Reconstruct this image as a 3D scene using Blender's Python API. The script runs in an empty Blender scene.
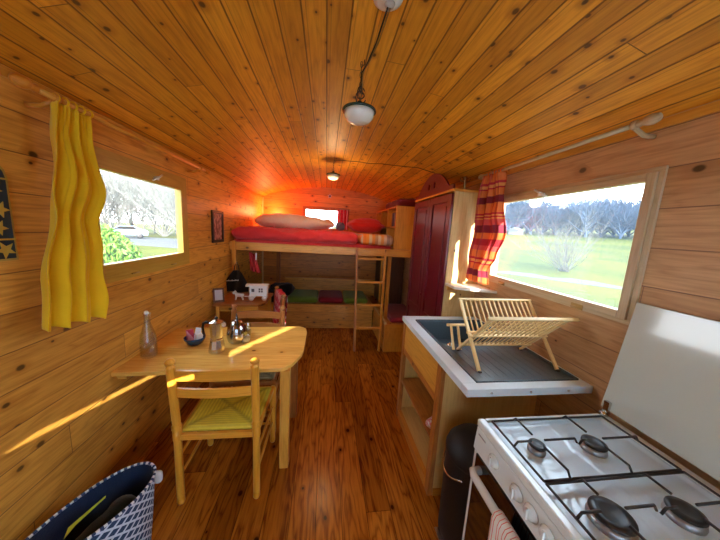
import bpy, bmesh, math, random
from mathutils import Vector, Matrix, Euler, noise
R = math.radians; PI = math.pi
sc = bpy.context.scene
col = sc.collection
rnd = random.Random(7)

# ------------------------------------------------------------------ room dimensions (metres)
XL, XR = -1.17, 1.32          # inner faces of the side walls
YB, YF = -1.4, 4.95           # inner faces of the end walls
ZE, ZA = 2.10, 2.345          # eaves and apex of the barrel ceiling
XC = (XL + XR) / 2
_hc = (XR - XL) / 2; _sg = ZA - ZE
RC = (_hc * _hc + _sg * _sg) / (2 * _sg); ZC = ZA - RC
def ceil_z(x): return ZC + math.sqrt(RC * RC - (x - XC) ** 2)

# ------------------------------------------------------------------ tagging
def tag(o, label=None, cat=None, group=None, kind=None):
    if label: o['label'] = label
    if cat: o['category'] = cat
    if group: o['group'] = group
    if kind: o['kind'] = kind
    return o
def thing(name, label, cat, loc=(0, 0, 0), rz=0, group=None):
    o = bpy.data.objects.new(name, None); col.objects.link(o)
    o.empty_display_size = .05
    o.location = loc; o.rotation_euler = (0, 0, rz)
    return tag(o, label, cat, group)
def copy_tree(o, parent=None):
    c = o.copy(); col.objects.link(c); c.parent = parent
    for ch in [k for k in o.children]:
        copy_tree(ch, c)
    return c

# ------------------------------------------------------------------ mesh builder
class MB:
    def __init__(s): s.v = []; s.f = []; s.uv = []; s.sm = []; s.mi = []
    def face(s, idx, uvs=None, smooth=False, mi=0):
        s.f.append(tuple(idx)); s.uv.append(uvs or [(0, 0)] * len(idx)); s.sm.append(smooth); s.mi.append(mi)
    def box(s, lo, hi, M=None, uvw=None, mi=0, seed=None):
        """axis box; uvw = (uaxis, vaxis) takes the uv from the coordinates themselves, else the grain runs along the longest edge"""
        lo = Vector(lo); hi = Vector(hi); d = hi - lo
        b = len(s.v)
        P = [Vector((x, y, z)) for x in (lo.x, hi.x) for y in (lo.y, hi.y) for z in (lo.z, hi.z)]
        F = [((0, 1, 3, 2), 0), ((4, 6, 7, 5), 0), ((0, 4, 5, 1), 1), ((2, 3, 7, 6), 1), ((0, 2, 6, 4), 2), ((1, 5, 7, 3), 2)]
        g = max(range(3), key=lambda k: d[k])
        off = (rnd.random() * 9, rnd.random() * 9) if seed is None else (seed, seed)
        for idx, n in F:
            if uvw:
                ax = [uvw[0], uvw[1]]
                if n == uvw[1] : ax = [uvw[0], 3 - uvw[0] - uvw[1]]
                if n == uvw[0] : ax = [3 - uvw[0] - uvw[1], uvw[1]]
                uvs = [(P[i][ax[0]], P[i][ax[1]]) for i in idx]
            else:
                if n == g: a, c = [k for k in range(3) if k != n]
                else: a = g; c = 3 - g - n
                uvs = [(P[i][a] - lo[a] + off[0], P[i][c] - lo[c] + off[1] + n * .37) for i in idx]
            s.face([b + i for i in idx], uvs, False, mi)
        for p in P: s.v.append(M @ p if M else p)
        return s
    def bar(s, p, q, w, t, up=(0, 0, 1), mi=0):
        """rectangular bar from p to q, w wide across, t thick along up"""
        p = Vector(p); q = Vector(q); z = (q - p); L = z.length; z.normalize()
        x = z.cross(Vector(up))
        if x.length < 1e-4: x = z.cross(Vector((1, 0, 0)))
        x.normalize(); y = x.cross(z)
        M = Matrix((x, y, z)).transposed().to_4x4(); M.translation = p
        return s.box((-w / 2, -t / 2, 0), (w / 2, t / 2, L), M, mi=mi)
    def lathe(s, prof, M=None, seg=20, mi=0, cap=True, smooth=True):
        b = len(s.v); n = len(prof)
        for i, (r, z) in enumerate(prof):
            for k in range(seg):
                a = 2 * PI * k / seg
                p = Vector((r * math.cos(a), r * math.sin(a), z))
                s.v.append(M @ p if M else p)
        L = 0
        for i in range(n - 1):
            L2 = L + math.hypot(prof[i + 1][0] - prof[i][0], prof[i + 1][1] - prof[i][1])
            for k in range(seg):
                k2 = (k + 1) % seg
                rr = max(prof[i][0], .005)
                u0, u1 = k / seg * 2 * PI * rr, (k + 1) / seg * 2 * PI * rr
                s.face((b + i * seg + k, b + i * seg + k2, b + (i + 1) * seg + k2, b + (i + 1) * seg + k),
                       [(L, u0), (L, u1), (L2, u1), (L2, u0)], smooth, mi)
            L = L2
        if cap:
            if prof[0][0] > 1e-5: s.face([b + k for k in reversed(range(seg))], None, False, mi)
            if prof[-1][0] > 1e-5: s.face([b + (n - 1) * seg + k for k in range(seg)], None, False, mi)
        return s
    def tube(s, pts, r, seg=8, mi=0, cap=True, closed=False):
        pts = [Vector(p) for p in pts]; n = len(pts); b = len(s.v)
        rs = r if isinstance(r, (list, tuple)) else [r] * n
        prev = None; L = 0
        for i, p in enumerate(pts):
            if closed: t = pts[(i + 1) % n] - pts[i - 1]
            else: t = (pts[min(i + 1, n - 1)] - pts[max(i - 1, 0)])
            t.normalize()
            if prev is None:
                x = t.orthogonal().normalized()
            else:
                x = (prev - t * prev.dot(t))
                if x.length < 1e-6: x = t.orthogonal()
                x.normalize()
            prev = x; y = t.cross(x)
            for k in range(seg):
                a = 2 * PI * k / seg
                s.v.append(p + (x * math.cos(a) + y * math.sin(a)) * rs[i])
        for i in range(n if closed else n - 1):
            j = (i + 1) % n
            L2 = L + (pts[j] - pts[i]).length
            for k in range(seg):
                k2 = (k + 1) % seg
                s.face((b + i * seg + k, b + i * seg + k2, b + j * seg + k2, b + j * seg + k),
                       [(L, k * .01), (L, k * .01 + .01), (L2, k * .01 + .01), (L2, k * .01)], True, mi)
            L = L2
        if cap and not closed:
            s.face([b + k for k in reversed(range(seg))], None, False, mi)
            s.face([b + (n - 1) * seg + k for k in range(seg)], None, False, mi)
        return s
    def prism(s, poly, z0, z1, M=None, mi=0):
        """polygon in xy extruded in z"""
        b = len(s.v); n = len(poly)
        for z in (z0, z1):
            for x, y in poly:
                p = Vector((x, y, z)); s.v.append(M @ p if M else p)
        s.face([b + n + i for i in range(n)], [(poly[i][0], poly[i][1]) for i in range(n)], False, mi)
        s.face([b + i for i in reversed(range(n))], [(poly[i][0], poly[i][1]) for i in reversed(range(n))], False, mi)
        L = 0
        for i in range(n):
            j = (i + 1) % n; d = math.dist(poly[i], poly[j])
            s.face((b + i, b + j, b + n + j, b + n + i), [(L, 3.3), (L + d, 3.3), (L + d, 3.3 + z1 - z0), (L, 3.3 + z1 - z0)], False, mi)
            L += d
        return s
    def grid(s, nu, nv, fn, thick=0, smooth=True, uvscale=(1, 1), mi=0, wrap=False):
        """surface fn(u,v)->point, u,v in 0..1; thick gives it a back side"""
        P = [[Vector(fn(i / nu, j / nv)) for j in range(nv + 1)] for i in range(nu + 1)]
        def layer(Q, flip):
            b = len(s.v)
            for row in Q:
                for p in row: s.v.append(p)
            for i in range(nu):
                for j in range(nv):
                    q = [b + i * (nv + 1) + j, b + (i + 1) * (nv + 1) + j, b + (i + 1) * (nv + 1) + j + 1, b + i * (nv + 1) + j + 1]
                    uv = [(i / nu * uvscale[0], j / nv * uvscale[1]), ((i + 1) / nu * uvscale[0], j / nv * uvscale[1]),
                          ((i + 1) / nu * uvscale[0], (j + 1) / nv * uvscale[1]), (i / nu * uvscale[0], (j + 1) / nv * uvscale[1])]
                    if flip: q.reverse(); uv.reverse()
                    s.face(q, uv, smooth, mi)
            return b
        if not thick:
            layer(P, False); return s
        N = [[None] * (nv + 1) for _ in range(nu + 1)]
        for i in range(nu + 1):
            for j in range(nv + 1):
                a = P[min(i + 1, nu)][j] - P[max(i - 1, 0)][j]; c = P[i][min(j + 1, nv)] - P[i][max(j - 1, 0)]
                n = a.cross(c); N[i][j] = n.normalized() if n.length > 1e-9 else Vector((0, 0, 1))
        b0 = layer([[P[i][j] + N[i][j] * thick / 2 for j in range(nv + 1)] for i in range(nu + 1)], False)
        b1 = layer([[P[i][j] - N[i][j] * thick / 2 for j in range(nv + 1)] for i in range(nu + 1)], True)
        rim = [(i, 0) for i in range(nu)] + [(nu, j) for j in range(nv)] + [(i, nv) for i in range(nu, 0, -1)] + [(0, j) for j in range(nv, 0, -1)]
        for k in range(len(rim)):
            a = rim[k]; c = rim[(k + 1) % len(rim)]
            ia = a[0] * (nv + 1) + a[1]; ic = c[0] * (nv + 1) + c[1]
            ua = (a[0] / nu * uvscale[0], a[1] / nv * uvscale[1]); uc = (c[0] / nu * uvscale[0], c[1] / nv * uvscale[1])
            s.face((b0 + ia, b1 + ia, b1 + ic, b0 + ic), [ua, ua, uc, uc], smooth, mi)
        return s
    def soft(s, lo, hi, n=(16, 12, 5), e=.35, wob=.012, freq=4, seed=0, M=None, top=None):
        """cushion-like rounded box, closed"""
        lo = Vector(lo); hi = Vector(hi); c = (lo + hi) / 2; h = (hi - lo) / 2
        bm = bmesh.new(); b0 = len(s.v)
        idx = {}
        def vert(i, j, k):
            key = (i, j, k)
            if key in idx: return idx[key]
            p = Vector((2 * i / n[0] - 1, 2 * j / n[1] - 1, 2 * k / n[2] - 1))
            q = Vector(p)
            # round in metric space
            rr = min(h) * e * 2
            rr = min(rr, min(h))
            P = Vector((p.x * h.x, p.y * h.y, p.z * h.z))
            inner = Vector([max(-(h[a] - rr), min(h[a] - rr, P[a])) for a in range(3)])
            d = P - inner
            if d.length > 1e-9:
                m = max(abs(d.x), abs(d.y), abs(d.z)); P = inner + d.normalized() * m
            if top: P.z *= top(p.x, p.y)
            w = noise.noise_vector(Vector((P.x + seed * 3.1, P.y + seed, P.z)) * freq)
            w2 = noise.noise_vector(Vector((P.x + seed * 1.7, P.y - seed, P.z)) * freq * 2.7)
            dd = w * wob + w2 * wob * .4; kz = min(1, (p.z + 1) * .8)
            P = P + Vector((dd.x, dd.y, dd.z * kz if M is None else dd.z))
            P += c
            s.v.append(M @ P if M else P); idx[key] = len(s.v) - 1
            return idx[key]
        def quad(a):
            ids = [vert(*k) for k in a]
            uv = []
            P = [s.v[i] for i in ids]
            nn = (P[1] - P[0]).cross(P[2] - P[0])
            ax = max(range(3), key=lambda k: abs(nn[k]))
            m, o = [k for k in range(3) if k != ax]
            uv = [(p[m], p[o]) for p in P]
            s.face(ids, uv, True)
        for i in range(n[0]):
            for j in range(n[1]):
                quad([(i, j, n[2]), (i + 1, j, n[2]), (i + 1, j + 1, n[2]), (i, j + 1, n[2])])
                quad([(i, j, 0), (i, j + 1, 0), (i + 1, j + 1, 0), (i + 1, j, 0)])
        for i in range(n[0]):
            for k in range(n[2]):
                quad([(i, 0, k), (i + 1, 0, k), (i + 1, 0, k + 1), (i, 0, k + 1)])
                quad([(i, n[1], k), (i, n[1], k + 1), (i + 1, n[1], k + 1), (i + 1, n[1], k)])
        for j in range(n[1]):
            for k in range(n[2]):
                quad([(0, j, k), (0, j, k + 1), (0, j + 1, k + 1), (0, j + 1, k)])
                quad([(n[0], j, k), (n[0], j + 1, k), (n[0], j + 1, k + 1), (n[0], j, k + 1)])
        bm.free()
        return s
    def build(s, name, mats, parent=None, bevel=0, kind=None, label=None, fix=False):
        me = bpy.data.meshes.new(name)
        me.from_pydata([tuple(v) for v in s.v], [], s.f)
        if not isinstance(mats, (list, tuple)): mats = [mats]
        for m in mats: me.materials.append(m)
        ul = me.uv_layers.new(name='UVMap')
        i = 0
        for fi, poly in enumerate(me.polygons):
            poly.use_smooth = s.sm[fi]; poly.material_index = s.mi[fi]
            for k in range(len(s.f[fi])):
                ul.data[i].uv = s.uv[fi][k]; i += 1
        if fix:
            bm = bmesh.new(); bm.from_mesh(me); bmesh.ops.recalc_face_normals(bm, faces=bm.faces); bm.to_mesh(me); bm.free()
        me.update()
        o = bpy.data.objects.new(name, me); col.objects.link(o)
        o.parent = parent
        if bevel:
            m = o.modifiers.new('bevel', 'BEVEL'); m.width = bevel; m.segments = 2; m.limit_method = 'ANGLE'; m.angle_limit = R(50)
            m.harden_normals = False
        if kind: o['kind'] = kind
        if label: o['label'] = label
        return o

def T(loc, rot=(0, 0, 0), sc_=(1, 1, 1)):
    return Matrix.Translation(loc) @ Euler(rot).to_matrix().to_4x4() @ Matrix.Diagonal((*sc_, 1))

# ------------------------------------------------------------------ materials
class NT:
    def __init__(s, name):
        s.m = bpy.data.materials.new(name); s.m.use_nodes = True
        s.t = s.m.node_tree; s.n = s.t.nodes; s.l = s.t.links
        s.p = s.n['Principled BSDF']; s.out = s.n['Material Output']
    def node(s, t, **k):
        n = s.n.new(t)
        for a, b in k.items(): setattr(n, a, b)
        return n
    def link(s, a, b): s.l.new(a, b)
    def math(s, op, a, b=None, c=None, clamp=False):
        n = s.node('ShaderNodeMath', operation=op); n.use_clamp = clamp
        for i, x in enumerate((a, b, c)):
            if x is None: continue
            if isinstance(x, (int, float)): n.inputs[i].default_value = x
            else: s.link(x, n.inputs[i])
        return n.outputs[0]
    def comb(s, x, y, z=0):
        n = s.node('ShaderNodeCombineXYZ')
        for i, v in enumerate((x, y, z)):
            if isinstance(v, (int, float)): n.inputs[i].default_value = v
            else: s.link(v, n.inputs[i])
        return n.outputs[0]
    def mix(s, f, a, b, mode='MIX'):
        n = s.node('ShaderNodeMix', data_type='RGBA', blend_type=mode)
        for sock, v in ((n.inputs[0], f), (n.inputs[6], a), (n.inputs[7], b)):
            if isinstance(v, (int, float)): sock.default_value = v
            elif isinstance(v, (tuple, list)): sock.default_value = (*v[:3], 1)
            else: s.link(v, sock)
        return n.outputs[2]
    def noise(s, vec, scale=1, detail=2, rough=.5):
        n = s.node('ShaderNodeTexNoise'); n.inputs['Scale'].default_value = scale
        n.inputs['Detail'].default_value = detail; n.inputs['Roughness'].default_value = rough
        if vec is not None: s.link(vec, n.inputs['Vector'])
        return n.outputs['Fac']
    def bump(s, h, strength=.3, dist=.002):
        b = s.node('ShaderNodeBump'); b.inputs['Strength'].default_value = strength; b.inputs['Distance'].default_value = dist
        s.link(h, b.inputs['Height']); s.link(b.outputs[0], s.p.inputs['Normal'])
    def step(s, x, a, b):
        n = s.node('ShaderNodeMapRange', interpolation_type='SMOOTHSTEP'); s.link(x, n.inputs[0])
        n.inputs[1].default_value = a; n.inputs[2].default_value = b
        return n.outputs[0]

def wood(name, light, dark, bw=0, length=0, knots=.25, rough=.38, groove=.004, gcol=None, spec=.45, vary=.25, fig=1.0, kcol=None, vofs=0.0, bead=0, ksz=1.0, kfreq=1.0):
    """varnished wood: grain along uv.x, boards bw wide across uv.y"""
    t = NT(name)
    uv = t.node('ShaderNodeUVMap', uv_map='UVMap'); sp = t.node('ShaderNodeSeparateXYZ'); t.link(uv.outputs[0], sp.inputs[0])
    u, v = sp.outputs[0], sp.outputs[1]
    oi = t.node('ShaderNodeObjectInfo')
    if vofs: v = t.math('ADD', v, vofs)
    if bw:
        vb = t.math('DIVIDE', v, bw); idx = t.math('FLOOR', vb); fr = t.math('FRACT', vb)
        wn = t.node('ShaderNodeTexWhiteNoise', noise_dimensions='1D'); t.link(t.math('ADD', idx, 3.7), wn.inputs['W'])
        r0 = wn.outputs['Value']
    else:
        idx = None; r0 = t.math('MULTIPLY', oi.outputs['Random'], 1.0)
    u1 = t.math('ADD', u, t.math('MULTIPLY', r0, 37.3))
    joint = None
    if length:
        ul = t.math('DIVIDE', u1, length); ji = t.math('FLOOR', ul); jf = t.math('FRACT', ul)
        wn2 = t.node('ShaderNodeTexWhiteNoise', noise_dimensions='2D')
        t.link(t.comb(ji, idx if idx is not None else 0.0), wn2.inputs['Vector']); r1 = wn2.outputs['Value']
    else: r1 = r0
    zz = t.math('MULTIPLY', r1, 19.0)
    # figure: low frequency stretched noise turned into rings
    lo = t.noise(t.comb(t.math('MULTIPLY', u1, 1.3), t.math('MULTIPLY', v, 9.0), zz), 1.0, 3, .5)
    ring = t.math('FRACT', t.math('MULTIPLY', lo, 9.0))
    ring = t.math('ABSOLUTE', t.math('SUBTRACT', t.math('MULTIPLY', ring, 2.0), 1.0))
    ring = t.math('POWER', ring, 2.2)
    fine = t.noise(t.comb(t.math('MULTIPLY', u1, 5.0), t.math('MULTIPLY', v, 100.0), zz), 1.0, 3, .6)
    big = t.noise(t.comb(t.math('MULTIPLY', u1, .8), t.math('MULTIPLY', v, 3.0), zz), 1.0, 2, .5)
    f = t.math('ADD', t.math('MULTIPLY', ring, .55 * fig), t.math('MULTIPLY', t.math('SUBTRACT', fine, .40), 1.5), clamp=True)
    f = t.math('ADD', f, t.math('MULTIPLY', t.math('SUBTRACT', big, .5), .95), clamp=True)
    c = t.mix(f, light, dark)
    # board tone
    tone = t.math('ADD', 1 - vary, t.math('MULTIPLY', r1, vary * 1.6))
    tn = t.comb(tone, t.math('POWER', tone, 1.25), t.math('POWER', tone, 1.6))
    c = t.mix(1.0, c, tn, 'MULTIPLY')
    h = t.math('MULTIPLY', f, -.15)
    if knots:
        vo = t.node('ShaderNodeTexVoronoi', voronoi_dimensions='2D'); vo.inputs['Scale'].default_value = 1
        # knots round-ish, a little stretched along the grain
        t.link(t.comb(t.math('ADD', t.math('MULTIPLY', u1, 5.2 * kfreq), 0), t.math('ADD', t.math('MULTIPLY', v, 7.4 * kfreq), t.math('MULTIPLY', r0, 5.0))), vo.inputs['Vector'])
        sel = t.node('ShaderNodeSeparateColor'); t.link(vo.outputs['Color'], sel.inputs[0])
        size = t.math('ADD', .035 * ksz, t.math('MULTIPLY', sel.outputs[1], .085 * ksz))
        dn = t.math('DIVIDE', vo.outputs['Distance'], size)
        on = t.math('LESS_THAN', sel.outputs[0], knots)
        core = t.math('MULTIPLY', t.math('SUBTRACT', 1.0, t.step(dn, .55, 1.1)), on)
        halo = t.math('MULTIPLY', t.math('SUBTRACT', 1.0, t.step(dn, .8, 3.2)), on)
        kc = kcol or tuple(x * .22 for x in dark)
        c = t.mix(t.math('MULTIPLY', halo, .7), c, dark)
        c = t.mix(t.math('MULTIPLY', core, .95), c, kc)
    if bw:
        g = t.math('MULTIPLY', t.math('MINIMUM', fr, t.math('SUBTRACT', 1.0, fr)), bw)
        gl = t.math('SUBTRACT', 1.0, t.step(g, groove * .35, groove))
        if bead:
            gb = t.math('MULTIPLY', t.math('ABSOLUTE', t.math('SUBTRACT', fr, .18)), bw)
            gl = t.math('MAXIMUM', gl, t.math('MULTIPLY', t.math('SUBTRACT', 1.0, t.step(gb, .0007, .0022)), bead))
        if length:
            ge = t.math('MULTIPLY', t.math('MINIMUM', jf, t.math('SUBTRACT', 1.0, jf)), length)
            gl = t.math('MAXIMUM', gl, t.math('SUBTRACT', 1.0, t.step(ge, .0008, .002)))
        c = t.mix(t.math('MULTIPLY', gl, .8), c, gcol or tuple(x * .25 for x in dark))
        h = t.math('SUBTRACT', h, t.math('MULTIPLY', gl, 1.5))
    t.link(c, t.p.inputs['Base Color'])
    t.p.inputs['Roughness'].default_value = rough
    t.p.inputs['Specular IOR Level'].default_value = spec
    t.bump(h, .5, .002)
    return t.m

def plain(name, c, rough=.5, metal=0, spec=.5, noise_amt=0, nscale=20, bump=0, bscale=60, coat=0, trans=0, sheen=0):
    t = NT(name)
    if noise_amt:
        tc = t.node('ShaderNodeTexCoord')
        f = t.noise(tc.outputs['Object'], nscale, 3)
        t.link(t.mix(f, tuple(x * (1 - noise_amt) for x in c), tuple(min(1, x * (1 + noise_amt)) for x in c)), t.p.inputs['Base Color'])
    else: t.p.inputs['Base Color'].default_value = (*c, 1)
    t.p.inputs['Roughness'].default_value = rough; t.p.inputs['Metallic'].default_value = metal
    t.p.inputs['Specular IOR Level'].default_value = spec
    if coat: t.p.inputs['Coat Weight'].default_value = coat
    if trans: t.p.inputs['Transmission Weight'].default_value = trans
    if sheen: t.p.inputs['Sheen Weight'].default_value = sheen
    if bump:
        tc = t.node('ShaderNodeTexCoord'); t.bump(t.noise(tc.outputs['Object'], bscale, 3), bump, .003)
    return t.m

def cloth(name, c, weave=1, trans=.0, wrinkle=.4):
    t = NT(name)
    tc = t.node('ShaderNodeTexCoord')
    a = t.noise(tc.outputs['Object'], 9, 4); b = t.noise(tc.outputs['Object'], 220, 2)
    cc = t.mix(a, tuple(x * .86 for x in c), tuple(min(1, x * 1.1) for x in c)) if not hasattr(c, 'links') else t.mix(0.0, c, c)
    t.link(cc, t.p.inputs['Base Color'])
    t.p.inputs['Roughness'].default_value = .85; t.p.inputs['Specular IOR Level'].default_value = .15
    t.p.inputs['Sheen Weight'].default_value = .2
    t.bump(t.math('ADD', t.math('MULTIPLY', a, 4.0), b), wrinkle, .004)
    if trans:
        tr = t.node('ShaderNodeBsdfTranslucent'); t.link(cc, tr.inputs[0])
        mx = t.node('ShaderNodeMixShader'); mx.inputs[0].default_value = trans
        t.link(t.p.outputs[0], mx.inputs[1]); t.link(tr.outputs[0], mx.inputs[2]); t.link(mx.outputs[0], t.out.inputs[0])
    return t.m

M = {}
M['ceil'] = wood('ceiling_boards', (.84, .375, .026), (.50, .17, .008), bw=.0885, length=3.1, knots=.55, groove=.0045, rough=.5, vary=.2, fig=.6, gcol=(.13, .045, .006), bead=.45, ksz=1.05, kfreq=1.3)
M['wall'] = wood('wall_boards', (.82, .43, .075), (.46, .18, .018), bw=.15, length=2.6, knots=.42, groove=.0028, rough=.45, vary=.2, fig=.75, gcol=(.15, .055, .012))
M['wallr'] = wood('glare_grey_wall_boards', (.66, .41, .20), (.40, .22, .09), bw=.158, length=2.6, knots=.16, groove=.0028, rough=.5, vary=.14, fig=.7, gcol=(.16, .09, .06))  # greyed base colour stands in for the glare around the window
M['gable'] = wood('gable_boards', (.78, .32, .05), (.44, .13, .015), bw=.138, knots=.35, groove=.0028, rough=.45, vary=.2, fig=.7, gcol=(.15, .04, .01))
M['floor'] = wood('floor_boards', (.56, .19, .018), (.20, .045, .004), bw=.142, length=2.3, knots=.10, groove=.0022, rough=.24, vary=.42, fig=1.3, gcol=(.02, .006, .002))
M['pine'] = wood('pine', (.74, .37, .055), (.48, .20, .02), knots=.12, rough=.35, vary=.08, fig=.7)
M['table'] = wood('pale_table_pine', (.88, .53, .12), (.68, .33, .05), bw=.105, knots=.08, groove=.0007, rough=.22, vary=.1, fig=.6, gcol=(.5, .25, .07))
M['orange'] = wood('orange_pine', (.76, .33, .04), (.52, .18, .016), knots=.12, rough=.35, vary=.08, fig=.7)
M['redwood'] = wood('reddish_pine', (.48, .17, .03), (.28, .08, .012), knots=.15, rough=.4, vary=.1)
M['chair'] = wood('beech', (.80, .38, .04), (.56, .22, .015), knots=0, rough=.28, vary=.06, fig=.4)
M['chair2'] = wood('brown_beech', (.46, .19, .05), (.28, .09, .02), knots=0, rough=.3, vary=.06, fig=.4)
M['pale'] = wood('pale_pine', (.82, .60, .26), (.64, .40, .14), knots=.10, rough=.45, vary=.08, fig=.9, kcol=(.12, .06, .03))
M['ply'] = wood('plywood', (.72, .46, .15), (.56, .31, .08), knots=.03, rough=.5, vary=.05, fig=.5)
M['frame'] = wood('window_frame_pine', (.58, .46, .28), (.42, .30, .15), knots=.03, rough=.4, vary=.06, fig=.5)
M['olive'] = wood('ochre_window_frame', (.60, .38, .06), (.44, .25, .03), knots=.03, rough=.4, vary=.06, fig=.5)
M['bamboo'] = wood('bamboo', (.86, .62, .28), (.72, .45, .15), knots=0, rough=.4, vary=.04, fig=.3)
M['bench'] = wood('bench_boards', (.74, .34, .05), (.44, .16, .015), bw=.13, knots=.3, groove=.002, rough=.42, vary=.12)
M['dark'] = wood('dark_brown_board', (.16, .065, .03), (.09, .033, .015), knots=0, rough=.5)
M['burg'] = plain('burgundy_paint', (.13, .004, .017), .3, noise_amt=.12, nscale=8, bump=.15, bscale=40)
M['white_en'] = plain('white_enamel', (.72, .80, .79), .16, coat=.3, noise_amt=.02)
M['worktop'] = plain('white_worktop', (.68, .79, .83), .35, noise_amt=.04)
M['sink'] = plain('grey_composite_sink', (.085, .12, .14), .24, noise_amt=.2, nscale=150)
M['iron'] = plain('black_cast_iron', (.015, .015, .017), .4, noise_amt=.3)
M['burner'] = plain('dull_burner_metal', (.35, .36, .38), .35, metal=.8)
M['black'] = plain('black_plastic', (.012, .012, .013), .35)
M['matt'] = plain('matt_black_plastic', (.006, .006, .007), .6, noise_amt=.3, nscale=9)
M['blackglass'] = plain('black_glass', (.006, .006, .007), .06, coat=.5)
M['steel'] = plain('brushed_steel', (.62, .62, .62), .2, metal=1)
M['chrome'] = plain('chrome', (.42, .42, .43), .14, metal=1)
M['brass'] = plain('aged_brass', (.42, .28, .12), .35, metal=.9)
M['lampglass'] = plain('opal_glass', (.86, .85, .76), .2, coat=.3)
M['green_en'] = plain('dark_green_enamel', (.02, .06, .045), .25)
M['white'] = plain('white_paint', (.80, .80, .78), .45)
M['redcloth'] = cloth('red_cotton', (.68, .045, .05), wrinkle=.6)
M['redpillow'] = cloth('deep_red_cotton', (.60, .02, .012))
M['cream'] = cloth('cream_cotton', (.92, .86, .68))
M['yellow'] = cloth('yellow_linen', (.93, .60, .015), trans=.12, wrinkle=.3)
M['greenc'] = cloth('green_cushion', (.17, .27, .03))
M['maroon'] = cloth('maroon_cushion', (.27, .012, .02))
M['blackc'] = cloth('black_cotton', (.012, .012, .014))
M['navy'] = cloth('navy_lining', (.008, .022, .06))
M['darkth'] = cloth('dark_green_jacket', (.016, .02, .014))
M['lime'] = plain('lime_card', (.50, .62, .05), .5)
M['redplast'] = plain('red_paper', (.5, .03, .06), .5)
M['blueglaze'] = plain('dark_blue_glaze', (.02, .06, .14), .12, coat=.5)

def rush(name, a, b):
    t = NT(name)
    uv = t.node('ShaderNodeUVMap', uv_map='UVMap'); sp = t.node('ShaderNodeSeparateXYZ'); t.link(uv.outputs[0], sp.inputs[0])
    x = t.math('ABSOLUTE', sp.outputs[0]); y = t.math('ABSOLUTE', sp.outputs[1])
    m = t.math('MAXIMUM', x, y)
    st = t.math('SINE', t.math('MULTIPLY', m, 330.0))
    st = t.math('MULTIPLY', t.math('ADD', st, 1.0), .5)
    n = t.noise(t.comb(t.math('MULTIPLY', sp.outputs[0], 30.0), t.math('MULTIPLY', sp.outputs[1], 30.0)), 1, 3)
    dg = t.math('SUBTRACT', 1.0, t.step(t.math('ABSOLUTE', t.math('SUBTRACT', x, y)), .0, .035))
    c = t.mix(t.math('MULTIPLY', t.math('ADD', st, n), .5), b, a)
    c = t.mix(t.math('MULTIPLY', dg, .55), c, tuple(k * .5 for k in b))
    t.link(c, t.p.inputs['Base Color']); t.p.inputs['Roughness'].default_value = .6
    t.bump(t.math('SUBTRACT', st, dg), .6, .003)
    return t.m
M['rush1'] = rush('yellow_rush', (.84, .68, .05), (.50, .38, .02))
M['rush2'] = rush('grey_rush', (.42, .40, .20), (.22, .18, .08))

def lattice(name):
    t = NT(name)
    uv = t.node('ShaderNodeUVMap', uv_map='UVMap'); sp = t.node('ShaderNodeSeparateXYZ'); t.link(uv.outputs[0], sp.inputs[0])
    a = t.math('ADD', sp.outputs[0], sp.outputs[1]); b = t.math('SUBTRACT', sp.outputs[0], sp.outputs[1])
    fa = t.math('ABSOLUTE', t.math('SUBTRACT', t.math('FRACT', a), .5)); fb = t.math('ABSOLUTE', t.math('SUBTRACT', t.math('FRACT', b), .5))
    w = t.math('GREATER_THAN', t.math('MAXIMUM', fa, fb), .36)
    t.link(t.mix(w, (.015, .05, .13), (.62, .70, .80)), t.p.inputs['Base Color'])
    t.p.inputs['Roughness'].default_value = .8
    return t.m
M['lattice'] = lattice('white_lattice_on_blue')

def check_red(name):
    t = NT(name)
    uv = t.node('ShaderNodeUVMap', uv_map='UVMap'); sp = t.node('ShaderNodeSeparateXYZ'); t.link(uv.outputs[0], sp.inputs[0])
    y = sp.outputs[1]; x = sp.outputs[0]
    cr = t.node('ShaderNodeValToRGB'); cr.color_ramp.interpolation = 'CONSTANT'
    red = (.60, .035, .05, 1); org = (.85, .26, .06, 1); pk = (.75, .12, .10, 1); mar = (.30, .03, .06, 1); ye = (.85, .42, .12, 1)
    stops = [(0, org), (.10, red), (.13, ye), (.17, red), (.19, org), (.28, mar), (.37, org), (.50, red), (.52, ye), (.54, red), (.56, ye), (.58, pk), (.66, mar), (.76, org), (.84, red), (.93, pk)]
    e = cr.color_ramp.elements
    e[0].position = 0; e[0].color = stops[0][1]; e[1].position = stops[1][0]; e[1].color = stops[1][1]
    for p, c in stops[2:]:
        k = e.new(p); k.color = c
    t.link(t.math('FRACT', t.math('MULTIPLY', y, 1.45)), cr.inputs[0])
    vx = t.math('GREATER_THAN', t.math('FRACT', t.math('MULTIPLY', x, 5.0)), .72)
    c = t.mix(t.math('MULTIPLY', vx, .55), cr.outputs[0], (.42, .02, .05))
    t.link(c, t.p.inputs['Base Color']); t.p.inputs['Roughness'].default_value = .8
    tr = t.node('ShaderNodeBsdfTranslucent'); t.link(c, tr.inputs[0])
    mx = t.node('ShaderNodeMixShader'); mx.inputs[0].default_value = .3
    t.link(t.p.outputs[0], mx.inputs[1]); t.link(tr.outputs[0], mx.inputs[2]); t.link(mx.outputs[0], t.out.inputs[0])
    return t.m
M['check'] = check_red('red_orange_checked_cotton')

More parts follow.
